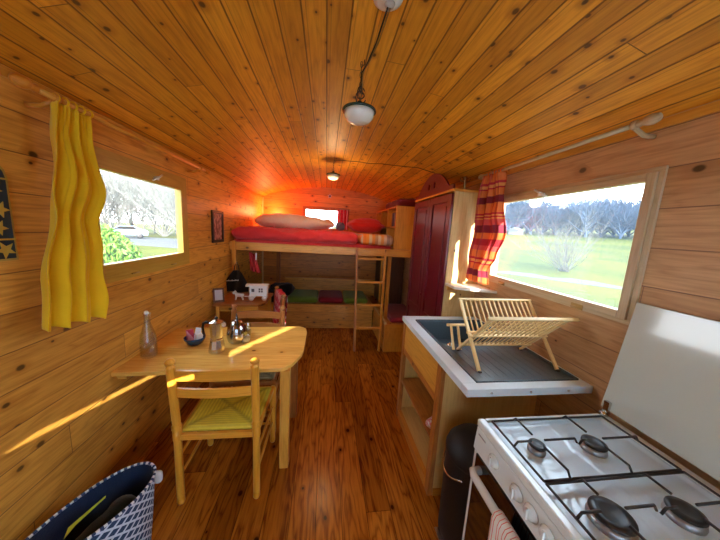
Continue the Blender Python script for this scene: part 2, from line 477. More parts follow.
def stripes(name, cols, scale, axis=0, rough=.85):
    t = NT(name)
    uv = t.node('ShaderNodeUVMap', uv_map='UVMap'); sp = t.node('ShaderNodeSeparateXYZ'); t.link(uv.outputs[0], sp.inputs[0])
    cr = t.node('ShaderNodeValToRGB'); cr.color_ramp.interpolation = 'CONSTANT'
    e = cr.color_ramp.elements
    n = len(cols)
    e[0].position = 0; e[0].color = (*cols[0], 1); e[1].position = 1 / n; e[1].color = (*cols[1], 1)
    for i in range(2, n):
        k = e.new(i / n); k.color = (*cols[i], 1)
    t.link(t.math('FRACT', t.math('MULTIPLY', sp.outputs[axis], scale)), cr.inputs[0])
    t.link(cr.outputs[0], t.p.inputs['Base Color']); t.p.inputs['Roughness'].default_value = rough
    return t.m
M['blanket'] = stripes('striped_orange_blanket', [(.85, .22, .02), (.90, .30, .03), (.80, .55, .28), (.85, .28, .04), (.62, .30, .12), (.85, .62, .36), (.9, .4, .1), (.78, .52, .3), (.40, .26, .20), (.62, .44, .30), (.34, .22, .17), (.60, .42, .3)], 2.1, 0)
M['towelstripe'] = stripes('white_tea_towel_red_lines', [(.80, .78, .72)] * 4 + [(.72, .12, .10)] + [(.80, .78, .72)] * 3 + [(.72, .2, .15)] + [(.8, .78, .72)], 9, 0)
M['piping'] = stripes('blue_white_cord', [(.75, .78, .80), (.02, .05, .14)], 42, 0)

def glass_pane(name, milk, mcol):
    t = NT(name)
    tr = t.node('ShaderNodeBsdfTransparent'); gl = t.node('ShaderNodeBsdfGlossy'); gl.inputs['Roughness'].default_value = .02
    di = t.node('ShaderNodeBsdfTranslucent'); di.inputs[0].default_value = (*mcol, 1)
    m1 = t.node('ShaderNodeMixShader'); m1.inputs[0].default_value = milk
    t.link(tr.outputs[0], m1.inputs[1]); t.link(di.outputs[0], m1.inputs[2])
    m2 = t.node('ShaderNodeMixShader'); m2.inputs[0].default_value = .04
    t.link(m1.outputs[0], m2.inputs[1]); t.link(gl.outputs[0], m2.inputs[2])
    t.link(m2.outputs[0], t.out.inputs[0])
    return t.m
M['pane'] = glass_pane('window_glass', .012, (.85, .92, 1))
M['pane_hazy'] = glass_pane('haze_tinted_window_glass', .03, (.62, .80, 1))  # bluish veil in the glass imitates haze over the view
def clear_glass(name, tint=(.93, .97, .96)):
    t = NT(name)
    tr = t.node('ShaderNodeBsdfTransparent'); tr.inputs[0].default_value = (*tint, 1)
    gl = t.node('ShaderNodeBsdfGlossy'); gl.inputs['Roughness'].default_value = .03
    lw = t.node('ShaderNodeLayerWeight'); lw.inputs[0].default_value = .35
    mx = t.node('ShaderNodeMixShader'); t.link(t.math('ADD', .04, t.math('MULTIPLY', lw.outputs['Facing'], .30)), mx.inputs[0])
    t.link(tr.outputs[0], mx.inputs[1]); t.link(gl.outputs[0], mx.inputs[2]); t.link(mx.outputs[0], t.out.inputs[0])
    return t.m
M['glass'] = clear_glass('clear_glass')

# ------------------------------------------------------------------ room shell
def struct(name, mb, m, **k):
    return mb.build(name, m, kind='structure', **k)
b = MB(); b.box((XL - .06, YB - .06, -.06), (XR + .06, YF + .06, 0), uvw=(1, 0)); struct('floor', b, M['floor'])

b = MB()
NS = 56
ang = math.asin(_hc / RC) * 1.05
for i in range(NS):
    a0 = -ang + 2 * ang * i / NS; a1 = -ang + 2 * ang * (i + 1) / NS
    base = len(b.v)
    for a, r in ((a0, RC), (a1, RC), (a1, RC + .05), (a0, RC + .05)):
        for y in (YB - .3, YF + .3):
            b.v.append(Vector((XC + r * math.sin(a), y, ZC + r * math.cos(a))))
    L0, L1 = (a0 + ang) * RC, (a1 + ang) * RC
    b.face((base, base + 1, base + 3, base + 2), [(YB, L0), (YF + .6, L0), (YF + .6, L1), (YB, L1)], True)
    b.face((base + 4, base + 5, base + 7, base + 6), [(YF, L1), (YB, L1), (YB, L0), (YF, L0)], True)
    if i == 0: b.face((base + 6, base + 7, base + 1, base), None)
    if i == NS - 1: b.face((base + 2, base + 3, base + 5, base + 4), None)
ceiling = struct('ceiling', b, M['ceil'])

def side_wall(name, x0, x1, hole, m):
    ya, yb, za, zb = hole
    b = MB()
    b.box((x0, YB - .06, -.06), (x1, YF + .06, za), uvw=(1, 2))
    b.box((x0, YB - .06, zb), (x1, YF + .06, ZE + .03), uvw=(1, 2))
    b.box((x0, YB - .06, za), (x1, ya, zb), uvw=(1, 2))
    b.box((x0, yb, za), (x1, YF + .06, zb), uvw=(1, 2))
    return struct(name, b, m)
LW = (1.42, 2.32, 1.26, 1.89)     # clear openings in the walls
RW = (.905, 1.88, 1.265, 1.885)
BW = (-.45, .42, 1.55, 1.99)
side_wall('wall_left', XL - .06, XL, LW, M['wall'])
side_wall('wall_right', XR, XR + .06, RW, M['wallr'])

def gable(name, y0, y1, holes, m=M['wall']):
    b = MB()
    xs = sorted(set([XL, XR] + [h[0] for h in holes] + [h[1] for h in holes] + [XL + (XR - XL) * i / 30 for i in range(31)]))
    def col_piece(xa, xb, za, zb_a, zb_b):
        base = len(b.v)
        for x, zt in ((xa, zb_a), (xb, zb_b)):
            for y in (y0, y1):
                b.v.append(Vector((x, y, za))); b.v.append(Vector((x, y, zt)))
        # 0 xa y0 lo,1 hi,2 xa y1 lo,3 hi,4 xb y0 lo,5 hi,6 xb y1 lo,7 hi
        b.face((base, base + 4, base + 5, base + 1), [(xa, za), (xb, za), (xb, zb_b), (xa, zb_a)])
        b.face((base + 6, base + 2, base + 3, base + 7), [(xb, za), (xa, za), (xa, zb_a), (xb, zb_b)])
        b.face((base, base + 2, base + 6, base + 4), [(xa, 0), (xa, .05), (xb, .05), (xb, 0)])
        b.face((base + 1, base + 5, base + 7, base + 3), [(xa, 0), (xb, 0), (xb, .05), (xa, .05)])
        b.face((base, base + 1, base + 3, base + 2), [(za, 0), (zb_a, 0), (zb_a, .05), (za, .05)])
        b.face((base + 4, base + 6, base + 7, base + 5), [(za, 0), (za, .05), (zb_b, .05), (zb_b, 0)])
    for xa, xb in zip(xs, xs[1:]):
        if xb - xa < 1e-6: continue
        xm = (xa + xb) / 2
        hs = sorted([h for h in holes if h[0] < xm < h[1]], key=lambda h: h[2])
        z = -.06
        for h in hs:
            if h[2] > z + 1e-6: col_piece(xa, xb, z, h[2], h[2])
            z = h[3]
        col_piece(xa, xb, z, ceil_z(xa) + .01, ceil_z(xb) + .01)
    return struct(name, b, m)
gable('wall_back', YF, YF + .06, [BW], M['gable'])
FD = (-.75, 1.0, 0.0, 2.0)
gable('wall_front', YB - .06, YB, [FD])

# corner strips and cornices
b = MB(); b.box((XL, YF - .02, 0), (XL + .02, YF, ZE - .01)); struct('trim_1', b, M['pale'])
b = MB(); b.box((XR - .02, YF - .02, 0), (XR, YF, ZE - .01)); struct('trim_2', b, M['pine'])
b = MB(); b.box((XL, YB, ZE - .045), (XL + .012, YF - .02, ZE - .01)); struct('trim_3', b, M['pine'])
b = MB(); b.box((XR - .012, YB, ZE - .045), (XR, YF - .02, ZE - .01)); struct('trim_4', b, M['pine'])

# ------------------------------------------------------------------ windows
def window_x(name, x_in, sgn, hole, fw, wood_m, pane_m, casing=.03, proud=.03):
    """window in a side wall; sgn = +1 when the room lies at +x of the wall"""
    ya, yb, za, zb = hole
    root = bpy.data.objects.new(name, None); col.objects.link(root); root['kind'] = 'structure'
    f = MB()
    x0, x1 = sorted((x_in - sgn * .016, x_in + sgn * proud))
    f.box((x0, ya, za), (x1, ya + fw, zb)); f.box((x0, yb - fw, za), (x1, yb, zb))
    f.box((x0, ya + fw, zb - fw), (x1, yb - fw, zb)); f.box((x0, ya + fw, za), (x1, yb - fw, za + fw))
    f.build('window_frame', wood_m, root, bevel=.003)
    # casing strip around the opening
    c = MB(); cx = sorted((x_in, x_in + sgn * .012))
    c.box((cx[0], ya - casing, zb), (cx[1], yb + casing, zb + casing)); c.box((cx[0], ya - casing, za - casing), (cx[1], yb + casing, za))
    c.box((cx[0], ya - casing, za), (cx[1], ya, zb)); c.box((cx[0], yb, za), (cx[1], yb + casing, zb))
    c.build('window_casing', wood_m, root, bevel=.002)
    g = MB(); xm = x_in - sgn * .004
    g.box((xm - .003, ya + fw - .005, za + fw - .005), (xm + .003, yb - fw + .005, zb - fw + .005))
    g.build('window_pane', pane_m, root)
    return root
wl = window_x('window_1', XL, 1, LW, .068, M['olive'], M['pane'], casing=.035, proud=.022)
wr = window_x('window_2', XR, -1, RW, .034, M['frame'], M['pane_hazy'], casing=.02, proud=.022)
# white stay handles and hinges
def stay(parent, x, y, z, sg):
    b = MB(); b.tube([(x, y - .045, z - .026), (x + sg * .012, y, z), (x + sg * .012, y + .035, z + .022)], .0065, 8)
    b.tube([(x - sg * .008, y - .005, z), (x + sg * .02, y - .005, z)], .006, 8)
    b.box((x - sg * .001 - .003, y - .03, z - .016), (x + .003, y + .02, z - .004))
    b.build('window_handle', M['white'], parent)
stay(wl, XL + .03, 1.95, 1.86, 1)
stay(wr, XR - .030, 1.46, 1.875, -1)
for y in (1.70, 1.12):
    b = MB(); b.tube([(XR - .025, y - .03, 1.257), (XR - .025, y + .03, 1.257)], .0045, 8); b.box((XR - .025, y - .03, 1.248), (XR - .0205, y + .03, 1.275)); b.build('window_hinge', M['brass'], wr)
for y in (1.70, 2.1):
    b = MB(); b.tube([(XL + .026, y - .03, 1.252), (XL + .026, y + .03, 1.252)], .004, 8); b.build('window_hinge', M['brass'], wl)
# far end window
wb = bpy.data.objects.new('window_3', None); col.objects.link(wb); wb['kind'] = 'structure'
xa, xb, za, zb = BW
f = MB(); F_ = .055
f.box((xa, YF - .015, za), (xa + F_, YF + .05, zb)); f.box((xb - F_, YF - .015, za), (xb, YF + .05, zb))
f.box((xa + F_, YF - .015, zb - F_), (xb - F_, YF + .05, zb)); f.box((xa + F_, YF - .015, za), (xb - F_, YF + .05, za + F_))
f.build('window_frame', M['redwood'], wb, bevel=.003)
g = MB(); g.box((xa + F_ - .004, YF + .02, za + F_ - .004), (xb - F_ + .004, YF + .025, zb - F_ + .004)); g.build('window_pane', M['pane'], wb)
# glazed double door behind the camera
dr = bpy.data.objects.new('door_1', None); col.objects.link(dr); dr['kind'] = 'structure'
xa, xb, za, zb = FD
f = MB()
for x in (xa, (xa + xb) / 2 - .06, (xa + xb) / 2 + .005, xb - .055): f.box((x, YB - .045, 0), (x + .055, YB, zb))
for x0, x1 in ((xa + .055, (xa + xb) / 2 - .06), ((xa + xb) / 2 + .06, xb - .055)):
    f.box((x0, YB - .045, 0), (x1, YB, .12)); f.box((x0, YB - .045, zb - .06), (x1, YB, zb))
f.build('door_frame', M['frame'], dr)
for x0, x1 in ((xa + .055, (xa + xb) / 2 - .06), ((xa + xb) / 2 + .06, xb - .055)):
    g = MB(); g.box((x0 - .004, YB - .025, .116), (x1 + .004, YB - .02, zb - .056)); g.build('door_pane', M['pane'], dr)

diffuser = NT('white_diffuser_fabric'); tb = diffuser.node('ShaderNodeBsdfTranslucent'); tb.inputs[0].default_value = (.60, .69, .80, 1)  # added cloth that spreads sun and sky as fill light
mb_ = diffuser.node('ShaderNodeMixShader'); mb_.inputs[0].default_value = .75; diffuser.p.inputs['Base Color'].default_value = (.9, .9, .88, 1); diffuser.p.inputs['Roughness'].default_value = .9
diffuser.link(diffuser.p.outputs[0], mb_.inputs[1]); diffuser.link(tb.outputs[0], mb_.inputs[2]); diffuser.link(mb_.outputs[0], diffuser.out.inputs[0])
def gapz(x): return 1.47 + (x + .49) * (.40 / 1.16)  # slanted slit shaped to throw the sun stripe on table and wall
bl0, bl1 = -.70, .95
GAP = .026
Mb = T((0, YB + .03, 0), (R(90), 0, 0))
bt_ = thing('added_diffuser', 'added white fabric blind hanging crooked behind the camera over the glazed door', 'diffuser', (0, 0, 0))  # added out of view to soften the light and cut the sun stripe
b = MB(); b.prism([(bl0, .03), (bl1, .03), (bl1, gapz(bl1) - GAP / 2), (bl0, gapz(bl0) - GAP / 2)], 0, .003, Mb); b.build('lower_fabric', diffuser.m, bt_)
b = MB(); b.prism([(bl0, gapz(bl0) - GAP / 2), (-.56, gapz(-.56) - GAP / 2), (-.53, gapz(-.53) + GAP / 2), (.70, gapz(.70) + GAP / 2), (.72, gapz(.72) - GAP / 2), (bl1, gapz(bl1) - GAP / 2), (bl1, 1.96), (bl0, 1.96)], 0, .003, Mb); b.build('upper_fabric', diffuser.m, bt_)
b = MB(); b.tube([(-.8, YB + .04, 1.97), (1.05, YB + .04, 1.97)], .012, 10); b.build('roller', M['pale'], bt_)

# ------------------------------------------------------------------ curtain rods
def rod(name, label, x, z, y0, y1, r, m, sg, br=(.07, -.10)):
    t = thing(name, label, 'curtain rod', (x, y0, z))
    b = MB(); b.tube([(0, 0, 0), (0, y1 - y0, 0)], r, 12); b.build('pole', m, t)
    for y, d in ((0, -1), (y1 - y0, 1)):
        f = MB(); f.lathe([(r, -.005), (r * 1.5, 0), (r * 1.1, .012), (r * 1.9, .03), (r * 2.1, .045), (r * 1.5, .065), (0.0005, .075)], T((0, y, 0), (R(-90) * d, 0, 0)), 16); f.build('finial', m, t)
    for y in (br[0], y1 - y0 + br[1]):
        k = MB(); k.tube([(0, y, -.012), (sg * abs(x - (XL if sg < 0 else XR)) * .5, y, -.035), (sg * abs(x - (XL if sg < 0 else XR)), y, -.035)], .009, 10)
        k.lathe([(r + .002, -.009), (r + .007, -.009), (r + .007, .009), (r + .002, .009)], T((0, y, 0), (R(90), 0, 0)), 16, cap=False)
        k.build('bracket', m, t)
    return t
rod('curtain_rod', 'turned wooden curtain rod with ball ends above the left window', -1.07, 2.028, 1.165, 2.50, .011, M['orange'], -1)
rod('curtain_rod', 'pale wooden curtain rod with a carved end above the wide right window', 1.22, 2.068, .945, 1.96, .010, M['frame'], 1, (.012, -.10))

# ------------------------------------------------------------------ curtains
def lerp_tab(tab, z):
    for (z0, a0), (z1, a1) in zip(tab, tab[1:]):
        if z0 >= z >= z1:
            k = (z0 - z) / (z0 - z1); k = k * k * (3 - 2 * k)
            return a0 + (a1 - a0) * k
    return tab[-1][1]
def curtain(name, label, x, near, far, z0, z1, folds, amp, m, xoff=None, uvs=(1, 1)):
    ph = [rnd.random() * 6 for _ in range(4)]
    def fn(u, v):
        z = z0 + (z1 - z0) * v
        a = lerp_tab(near, z); c = lerp_tab(far, z)
        zz = z
        uu = u + .03 * math.sin(u * 7 + ph[0] + v * 1.1) * (v + .2)
        y = a + (c - a) * uu
        k = amp * (.6 + .5 * v)
        w = math.sin(u * folds * 2 * PI + ph[1] + .5 * math.sin(v * 2.2 + ph[3]))
        w = math.copysign(abs(w) ** .75, w)
        dx = k * w + k * .5 * (1 - .5 * v) * math.sin(u * folds * 5.1 * PI + ph[2] + v * .9)
        dx += noise.noise(Vector((u * 3, v * 5, ph[0]))) * .022
        if v < .12: dx += (.12 - v) / .12 * amp * .5 * math.sin(u * folds * 9 * PI)
        if v > .97: zz -= .008 * math.sin(u * folds * 2 * PI)
        return (x + dx + (xoff(z) if xoff else 0), y, zz + .035 * (u if z1 < 1.2 else 0) * -v)
    t = thing(name, label, 'curtain', (0, 0, 0))
    b = MB(); b.grid(90, 60, fn, thick=.004, uvscale=uvs); b.build('curtain_cloth', m, t)
    return t
lc = curtain('curtain', 'long yellow linen curtain hanging from the left rod', -1.075,
        [(2.055, 1.225), (1.85, 1.205), (1.6, 1.16), (1.3, 1.10), (1.0, 1.065)],
        [(2.055, 1.36), (1.95, 1.37), (1.8, 1.385), (1.70, 1.405), (1.55, 1.365), (1.35, 1.355), (1.0, 1.335)],
        2.014, 1.13, 3.2, .020, M['yellow'])
for i in range(5):
    y = 1.235 + i * .036
    b = MB(); b.tube([(-1.07 + .016 * math.cos(a), y, 2.028 + .016 * math.sin(a)) for a in [k * PI / 6 for k in range(12)]], .004, 6, closed=True)
    b.build('curtain_loop', M['yellow'], lc)
rc = curtain('curtain', 'short red and orange checked curtain gathered beside the wardrobe', 1.215,
        [(2.10, 1.735), (1.95, 1.72), (1.8, 1.70), (1.62, 1.655), (1.45, 1.72), (1.33, 1.80), (1.23, 1.78)],
        [(2.10, 1.90), (1.95, 1.96), (1.7, 1.985), (1.4, 2.0), (1.23, 1.985)],
        2.055, 1.235, 2.6, .020, M['check'], uvs=(1, 1))
for i in range(5):
    y = 1.75 + i * .035
    b = MB(); b.tube([(1.22 + .0155 * math.cos(a), y, 2.066 + .0155 * math.sin(a)) for a in [k * PI / 6 for k in range(12)]], .0045, 6, closed=True)
    b.build('curtain_loop', M['check'], rc)

# ------------------------------------------------------------------ pictures
t = thing('wall_panel', 'dark blue arched wall hanging with yellow stars at the left edge', 'wall hanging', (XL, 1.0, 1.40))
poly = [(-.14, 0), (.125, 0), (.125, .30)] + [(-.0075 + .1325 * math.cos(a), .30 + .085 * math.sin(a)) for a in [k * PI / 10 for k in range(1, 10)]] + [(-.14, .30)]
Mx = Matrix(((0, 0, 1, 0), (1, 0, 0, 0), (0, 1, 0, 0), (0, 0, 0, 1)))   # local xy -> world yz, z -> x
b = MB(); b.prism(poly, 0.001, .014, Mx); b.build('backing', plain('hanging_gold_edge', (.50, .36, .08), .6), t)
b = MB(); b.prism([(x * .93 - .001, .008 + y * .955) for x, y in poly], .0145, .018, Mx); b.build('dark_field', plain('hanging_dark_blue', (.012, .03, .045), .7), t)
gold = plain('hanging_gold', (.62, .42, .06), .5)
b = MB(); b.box((.0185, -.135, .075), (.0205, .12, .081)); b.box((.0185, -.135, .29), (.0205, .12, .296)); b.build('gold_line', gold, t)
def star_poly(cx, cy, r, a0):
    return [(cx + (r if k % 2 == 0 else r * .42) * math.cos(a0 + k * PI / 5), cy + (r if k % 2 == 0 else r * .42) * math.sin(a0 + k * PI / 5)) for k in range(10)]
for cx, cy, r in ((.085, .04, .032), (.01, .04, .03), (-.07, .04, .032), (.07, .25, .03), (.085, .185, .03), (.075, .12, .028), (0, .14, .028), (0, .23, .03), (-.08, .2, .03), (-.08, .12, .028), (.03, .34, .02)):
    b = MB(); b.prism(star_poly(cx, cy, r, cy * 20), .0185, .021, Mx); b.build('star', gold, t)

t = thing('framed_picture', 'small black framed picture on the left wall before the bunk', 'picture', (XL, 2.82, 1.375))
b = MB()
b.box((.001, 0, 0), (.02, .03, .335)); b.box((.001, .25, 0), (.02, .28, .335)); b.box((.001, .03, 0), (.02, .25, .03)); b.box((.001, .03, .305), (.02, .25, .335))
b.build('picture_frame', M['black'], t, bevel=.002)
b = MB(); b.box((.001, .03, .03), (.010, .25, .305)); 
def photo_mat(name, ca, cb, s=14):
    q = NT(name); tc = q.node('ShaderNodeTexCoord'); f = q.step(q.noise(tc.outputs['Object'], s, 3), .42, .58)
    q.link(q.mix(f, ca, cb), q.p.inputs['Base Color']); q.p.inputs['Roughness'].default_value = .3
    return q.m
b.build('print', photo_mat('brown_pink_print', (.22, .06, .05), (.62, .34, .30), 22), t)

# ------------------------------------------------------------------ table with two legs
t = thing('dining_table', 'pine table with clipped corners fixed against the left wall', 'table', (0, 0, 0))
poly = [(XL + .002, 1.485), (-.235, 1.505), (-.185, 1.56), (-.135, 1.69), (-.128, 1.75), (-.128, 2.07), (-.145, 2.16), (-.20, 2.20), (XL + .002, 2.15)]
b = MB(); b.prism(poly, .695, .722); b.build('tabletop', M['table'], t, bevel=.005)
b = MB(); b.box((-.253, 1.515, 0), (-.195, 1.573, .695)); b.build('leg', M['pine'], t, bevel=.003)
b = MB(); b.box((-.253, 1.98, 0), (-.195, 2.035, .695)); b.build('leg', M['redwood'], t, bevel=.003)
b = MB(); b.box((-.262, 1.575, .62), (-.238, 1.98, .69)); b.build('apron_rail', M['pine'], t)
b = MB(); b.box((XL + .001, 1.53, .655), (XL + .05, 2.1, .695)); b.build('wall_batten', M['pine'], t)

# ------------------------------------------------------------------ chairs
def make_chair(label, loc, rz, wm, rm, group=None):
    t = thing('rush_chair', label, 'chair', loc, rz, group)
    H_ = .885
    for sx in (-1, 1):
        x = sx * .205
        pr = [(.013, 0), (.0165, .01), (.0165, .03), (.0135, .036), (.016, .045), (.0165, .40), (.0185, .41), (.0185, .46), (.014, .466), (.019, .474), (.014, .482), (.019, .49), (.014, .498), (.0165, .51),
              (.0175, .60), (.0175, .84), (.019, .845), (.012, .853), (.010, .858), (.017, .866), (.0175, .876), (.012, .888), (.0004, .893)]
        b = MB(); b.lathe([(r * 1.22 + (.003 if z in (.474, .49, .866, .876) else 0), z) for r, z in pr], None, 16)
        # recline above the seat
        for p in b.v:
            lean = max(0, p.z - .45) * .07
            p.y -= lean; p.x += x; p.y += -.2
        b.build('back_post', wm, t)
        b = MB(); b.lathe([(.012, 0), (.0155, .01), (.0165, .03), (.013, .036), (.0155, .045), (.0175, .3), (.018, .43), (.012, .445), (.0004, .447)], T((x * 1.05, .2, 0), (0, 0, 0), (1.2, 1.2, 1)), 16)
        b.build('leg', wm, t)
    def slat(z0, z1, bow, arch=0):
        def fn(u, v):
            x = -.19 + .38 * u
            zt = z0 + (z1 - z0) * v
            if arch: zt += arch * math.sin(PI * u) * (1 if v > .5 else .55)
            y = -.2 - (zt - .45) * .07 - bow * math.sin(PI * u)
            return (x, y, zt)
        b = MB(); b.grid(16, 3, fn, thick=.014, smooth=False, uvscale=(.38, .06)); b.build('back_slat', wm, t)
    slat(.768, .826, .022, .008); slat(.672, .722, .022, .004)
    # seat rails
    for z0, z1, ends in ((.405, .44, 1),):
        b = MB(); b.box((-.19, -.212, z0), (.19, -.19, z1)); b.build('seat_rail', wm, t, bevel=.003)
        b = MB(); b.box((-.2, .192, z0), (.2, .212, z1)); b.build('seat_rail', wm, t, bevel=.003)
        for sx in (-1, 1):
            b = MB(); b.bar((sx * .205, -.185, .4225), (sx * .215, .185, .4225), .02, .035); b.build('seat_rail', wm, t, bevel=.003)
    def fs(u, v):
        x = (u * 2 - 1); y = (v * 2 - 1)
        w = .196 + .012 * (y + 1) / 2
        e = max(abs(x), abs(y))
        z = .452 - .004 * (1 - e) * 2 - (.012 if e > .97 else 0)
        if abs(abs(x) - abs(y)) < .05: z -= .0015
        return (x * w, y * .186, z)
    b = MB(); b.grid(24, 24, fs, thick=.014)
    for k, uvs in enumerate(b.uv): b.uv[k] = [((a * 2 - 1) * .2, (c * 2 - 1) * .2) for a, c in uvs]
    b.build('seat', rm, t)
    for (p, q) in (((-.205, -.2, .17), (-.215, .2, .17)), ((.205, -.2, .17), (.215, .2, .17)), ((-.205, -.2, .29), (-.215, .2, .29)), ((.205, -.2, .29), (.215, .2, .29)), ((-.2, -.2, .22), (.2, -.2, .22)), ((-.21, .2, .26), (.21, .2, .26)), ((-.21, .2, .15), (.21, .2, .15))):
        if p[2] == .22: continue
        b = MB(); b.tube([p, ((p[0] + q[0]) / 2, (p[1] + q[1]) / 2, p[2]), q], [.007, .009, .007], 10); b.build('stretcher', wm, t)
    return t
make_chair('honey coloured wooden chair with bright yellow rush seat, nearest the camera', (-.555, 1.545, 0), 0, M['chair'], M['rush1'])
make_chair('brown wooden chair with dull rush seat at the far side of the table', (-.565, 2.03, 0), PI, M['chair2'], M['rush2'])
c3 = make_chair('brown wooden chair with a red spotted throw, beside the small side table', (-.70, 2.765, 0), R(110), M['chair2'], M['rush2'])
spot = NT('red_spotted_cotton'); uvn = spot.node('ShaderNodeUVMap', uv_map='UVMap')
vo = spot.node('ShaderNodeTexVoronoi', voronoi_dimensions='2D'); vo.inputs['Scale'].default_value = 9; vo.inputs['Randomness'].default_value = .3
spot.link(uvn.outputs[0], vo.inputs['Vector']); spot.link(spot.mix(spot.math('LESS_THAN', vo.outputs['Distance'], .22), (.50, .012, .02), (.75, .6, .55)), spot.p.inputs['Base Color'])
def redthrow2(u, v):
    x = .165 * (u * 2 - 1) + .0; s_ = v * .75
    zt = .842
    y = -.205 - (max(.46, zt - abs(s_ - .375)) - .45) * .07
    z = zt + .006 - abs(s_ - .375)
    off = .026 if s_ < .375 else -.048
    if abs(s_ - .375) < .03: off *= abs(s_ - .375) / .03; z = zt + .018
    return (x, y + off + .004 * math.sin(u * 12), z)
th2 = thing('back_throw', 'red spotted cloth hanging over the backrest of the chair by the side table', 'throw', (-.70, 2.765, 0), R(110))
b = MB(); b.grid(20, 30, redthrow2, thick=.005); b.build('throw_cloth', spot.m, th2)

# ------------------------------------------------------------------ things on the table
ZT = .7225
t = thing('glass_bottle', 'clear swing-top glass water bottle standing on the table by the wall', 'bottle', (-1.085, 1.675, ZT))
b = MB(); b.lathe([(.0005, .0), (.040, .0), (.044, .006), (.045, .02), (.044, .10), (.040, .14), (.026, .19), (.017, .225), (.0145, .26), (.0165, .265), (.0165, .28), (.0135, .281), (.0115, .26), (.014, .225), (.023, .19), (.037, .14), (.041, .1), (.041, .012), (.0005, .008)], None, 28, cap=False)
b.build('bottle_body', M['glass'], t)
b = MB(); b.lathe([(.0005, .276), (.010, .276), (.012, .282), (.012, .292), (.006, .298), (.0005, .299)], None, 16, cap=False); b.build('stopper', M['white'], t)
b = MB(); b.tube([(-.018, 0, .262), (-.021, .0, .28), (-.012, 0, .296), (.012, 0, .296), (.021, 0, .28), (.018, 0, .262), (.022, 0, .235)], .0013, 6); b.build('wire_clip', M['steel'], t)

t = thing('coffee_pot', 'tall faceted steel moka coffee pot at the middle of the table', 'coffee pot', (-.705, 1.735, ZT))
b = MB(); b.lathe([(.0005, 0), (.050, 0), (.052, .01), (.050, .03), (.040, .085), (.041, .092), (.036, .098), (.041, .17), (.044, .205), (.040, .207), (.0005, .207)], None, 10, cap=False, smooth=False); b.build('pot_body', M['steel'], t)
b = MB(); b.lathe([(.0005, .224), (.012, .222), (.043, .209), (.044, .2075), (.0005, .2075)], None, 10, cap=False, smooth=False)
b.prism([(.035, -.012), (.035, .012), (.062, 0)], .175, .206); b.build('pot_lid', M['steel'], t)
b = MB(); b.lathe([(.004, 0), (.009, .006), (.011, .014), (.006, .022), (.0004, .024)], T((0, 0, .222)), 12); b.build('lid_knob', M['black'], t)
b = MB(); b.tube([(-.040, 0, .198), (-.062, .002, .204), (-.082, .004, .195), (-.088, .004, .165), (-.083, .004, .125), (-.078, .004, .115)], [.007, .009, .009, .008, .008, .006], 10); b.build('handle', M['black'], t)

t = thing('teapot', 'round polished steel kettle behind the coffee pot on the table', 'kettle', (-.625, 1.885, ZT), R(110))
b = MB(); b.lathe([(.0005, 0), (.048, 0), (.058, .01), (.068, .04), (.070, .075), (.062, .115), (.046, .145), (.042, .15), (.0005, .152)], None, 28, cap=False); b.build('kettle_body', M['chrome'], t)
b = MB(); b.lathe([(.044, .151), (.040, .157), (.020, .165), (.006, .167), (.006, .172), (.011, .178), (.010, .186), (.0005, .19)], None, 20, cap=False); b.build('kettle_lid', M['chrome'], t)
b = MB(); b.tube([(-.055, 0, .13), (-.072, 0, .165), (-.04, 0, .20), (.0, 0, .205), (.04, 0, .20), (.072, 0, .165), (.055, 0, .13)], .005, 8); b.build('bail_handle', M['black'], t)
b = MB(); b.tube([(.06, 0, .06), (.09, 0, .085), (.105, 0, .12)], [.014, .011, .008], 12); b.build('spout', M['chrome'], t)

def tumbler(label, loc, m, hh=.092, r=.040):
    t = thing('tumbler', label, 'glass', loc)
    b = MB(); b.lathe([(.0005, 0), (r * .8, 0), (r * .88, .006), (r, hh), (r - .0025, hh), (r * .82, .01), (.0005, .008)], None, 24, cap=False); b.build('tumbler_body', M['glass'], t)
    b = MB(); b.lathe([(.0005, .0095), (r * .80, .0105), (r * .86, hh * .45), (.0005, hh * .46)], None, 20, cap=False); b.build('drink', m, t)
drink = plain('pale_contents', (.55, .45, .36), .3)
tumbler('glass tumbler on the table nearer the coffee pot', (-.565, 1.88, ZT), drink)
tumbler('glass tumbler on the table just behind the other tumbler', (-.60, 1.99, ZT), plain('brown_contents', (.30, .18, .1), .3))

t = thing('sugar_bowl', 'dark blue glazed bowl on the table between bottle and coffee pot', 'bowl', (-.895, 1.845, ZT))
b = MB(); b.lathe([(.0005, 0), (.035, 0), (.052, .012), (.064, .04), (.067, .055), (.063, .055), (.058, .04), (.046, .016), (.0005, .010)], None, 28, cap=False); b.build('bowl_body', M['blueglaze'], t)
for lab, m, x, y, rx, rz, dz in (('red paper sugar packet standing in the blue bowl', M['redplast'], -.034, .012, 15, 20, .0), ('pink paper sugar packet leaning in the blue bowl', plain('pink_paper', (.7, .25, .3), .5), -.018, -.008, -12, 65, -.004),
                              ('white paper packet standing in the middle of the blue bowl', M['white'], .004, .006, -18, -20, 0), ('folded white paper packet at the right of the blue bowl', M['white'], .026, -.01, 25, 40, -.008)):
    b = MB(); b.box((-.022, -.005, 0), (.022, .005, .095), T((-.895 + x, 1.845 + y, ZT + .018 + dz), (R(rx), 0, R(rz))))
    tag(b.build('sugar_packet', m, bevel=.002), lab, 'packet', 'packets in the sugar bowl')

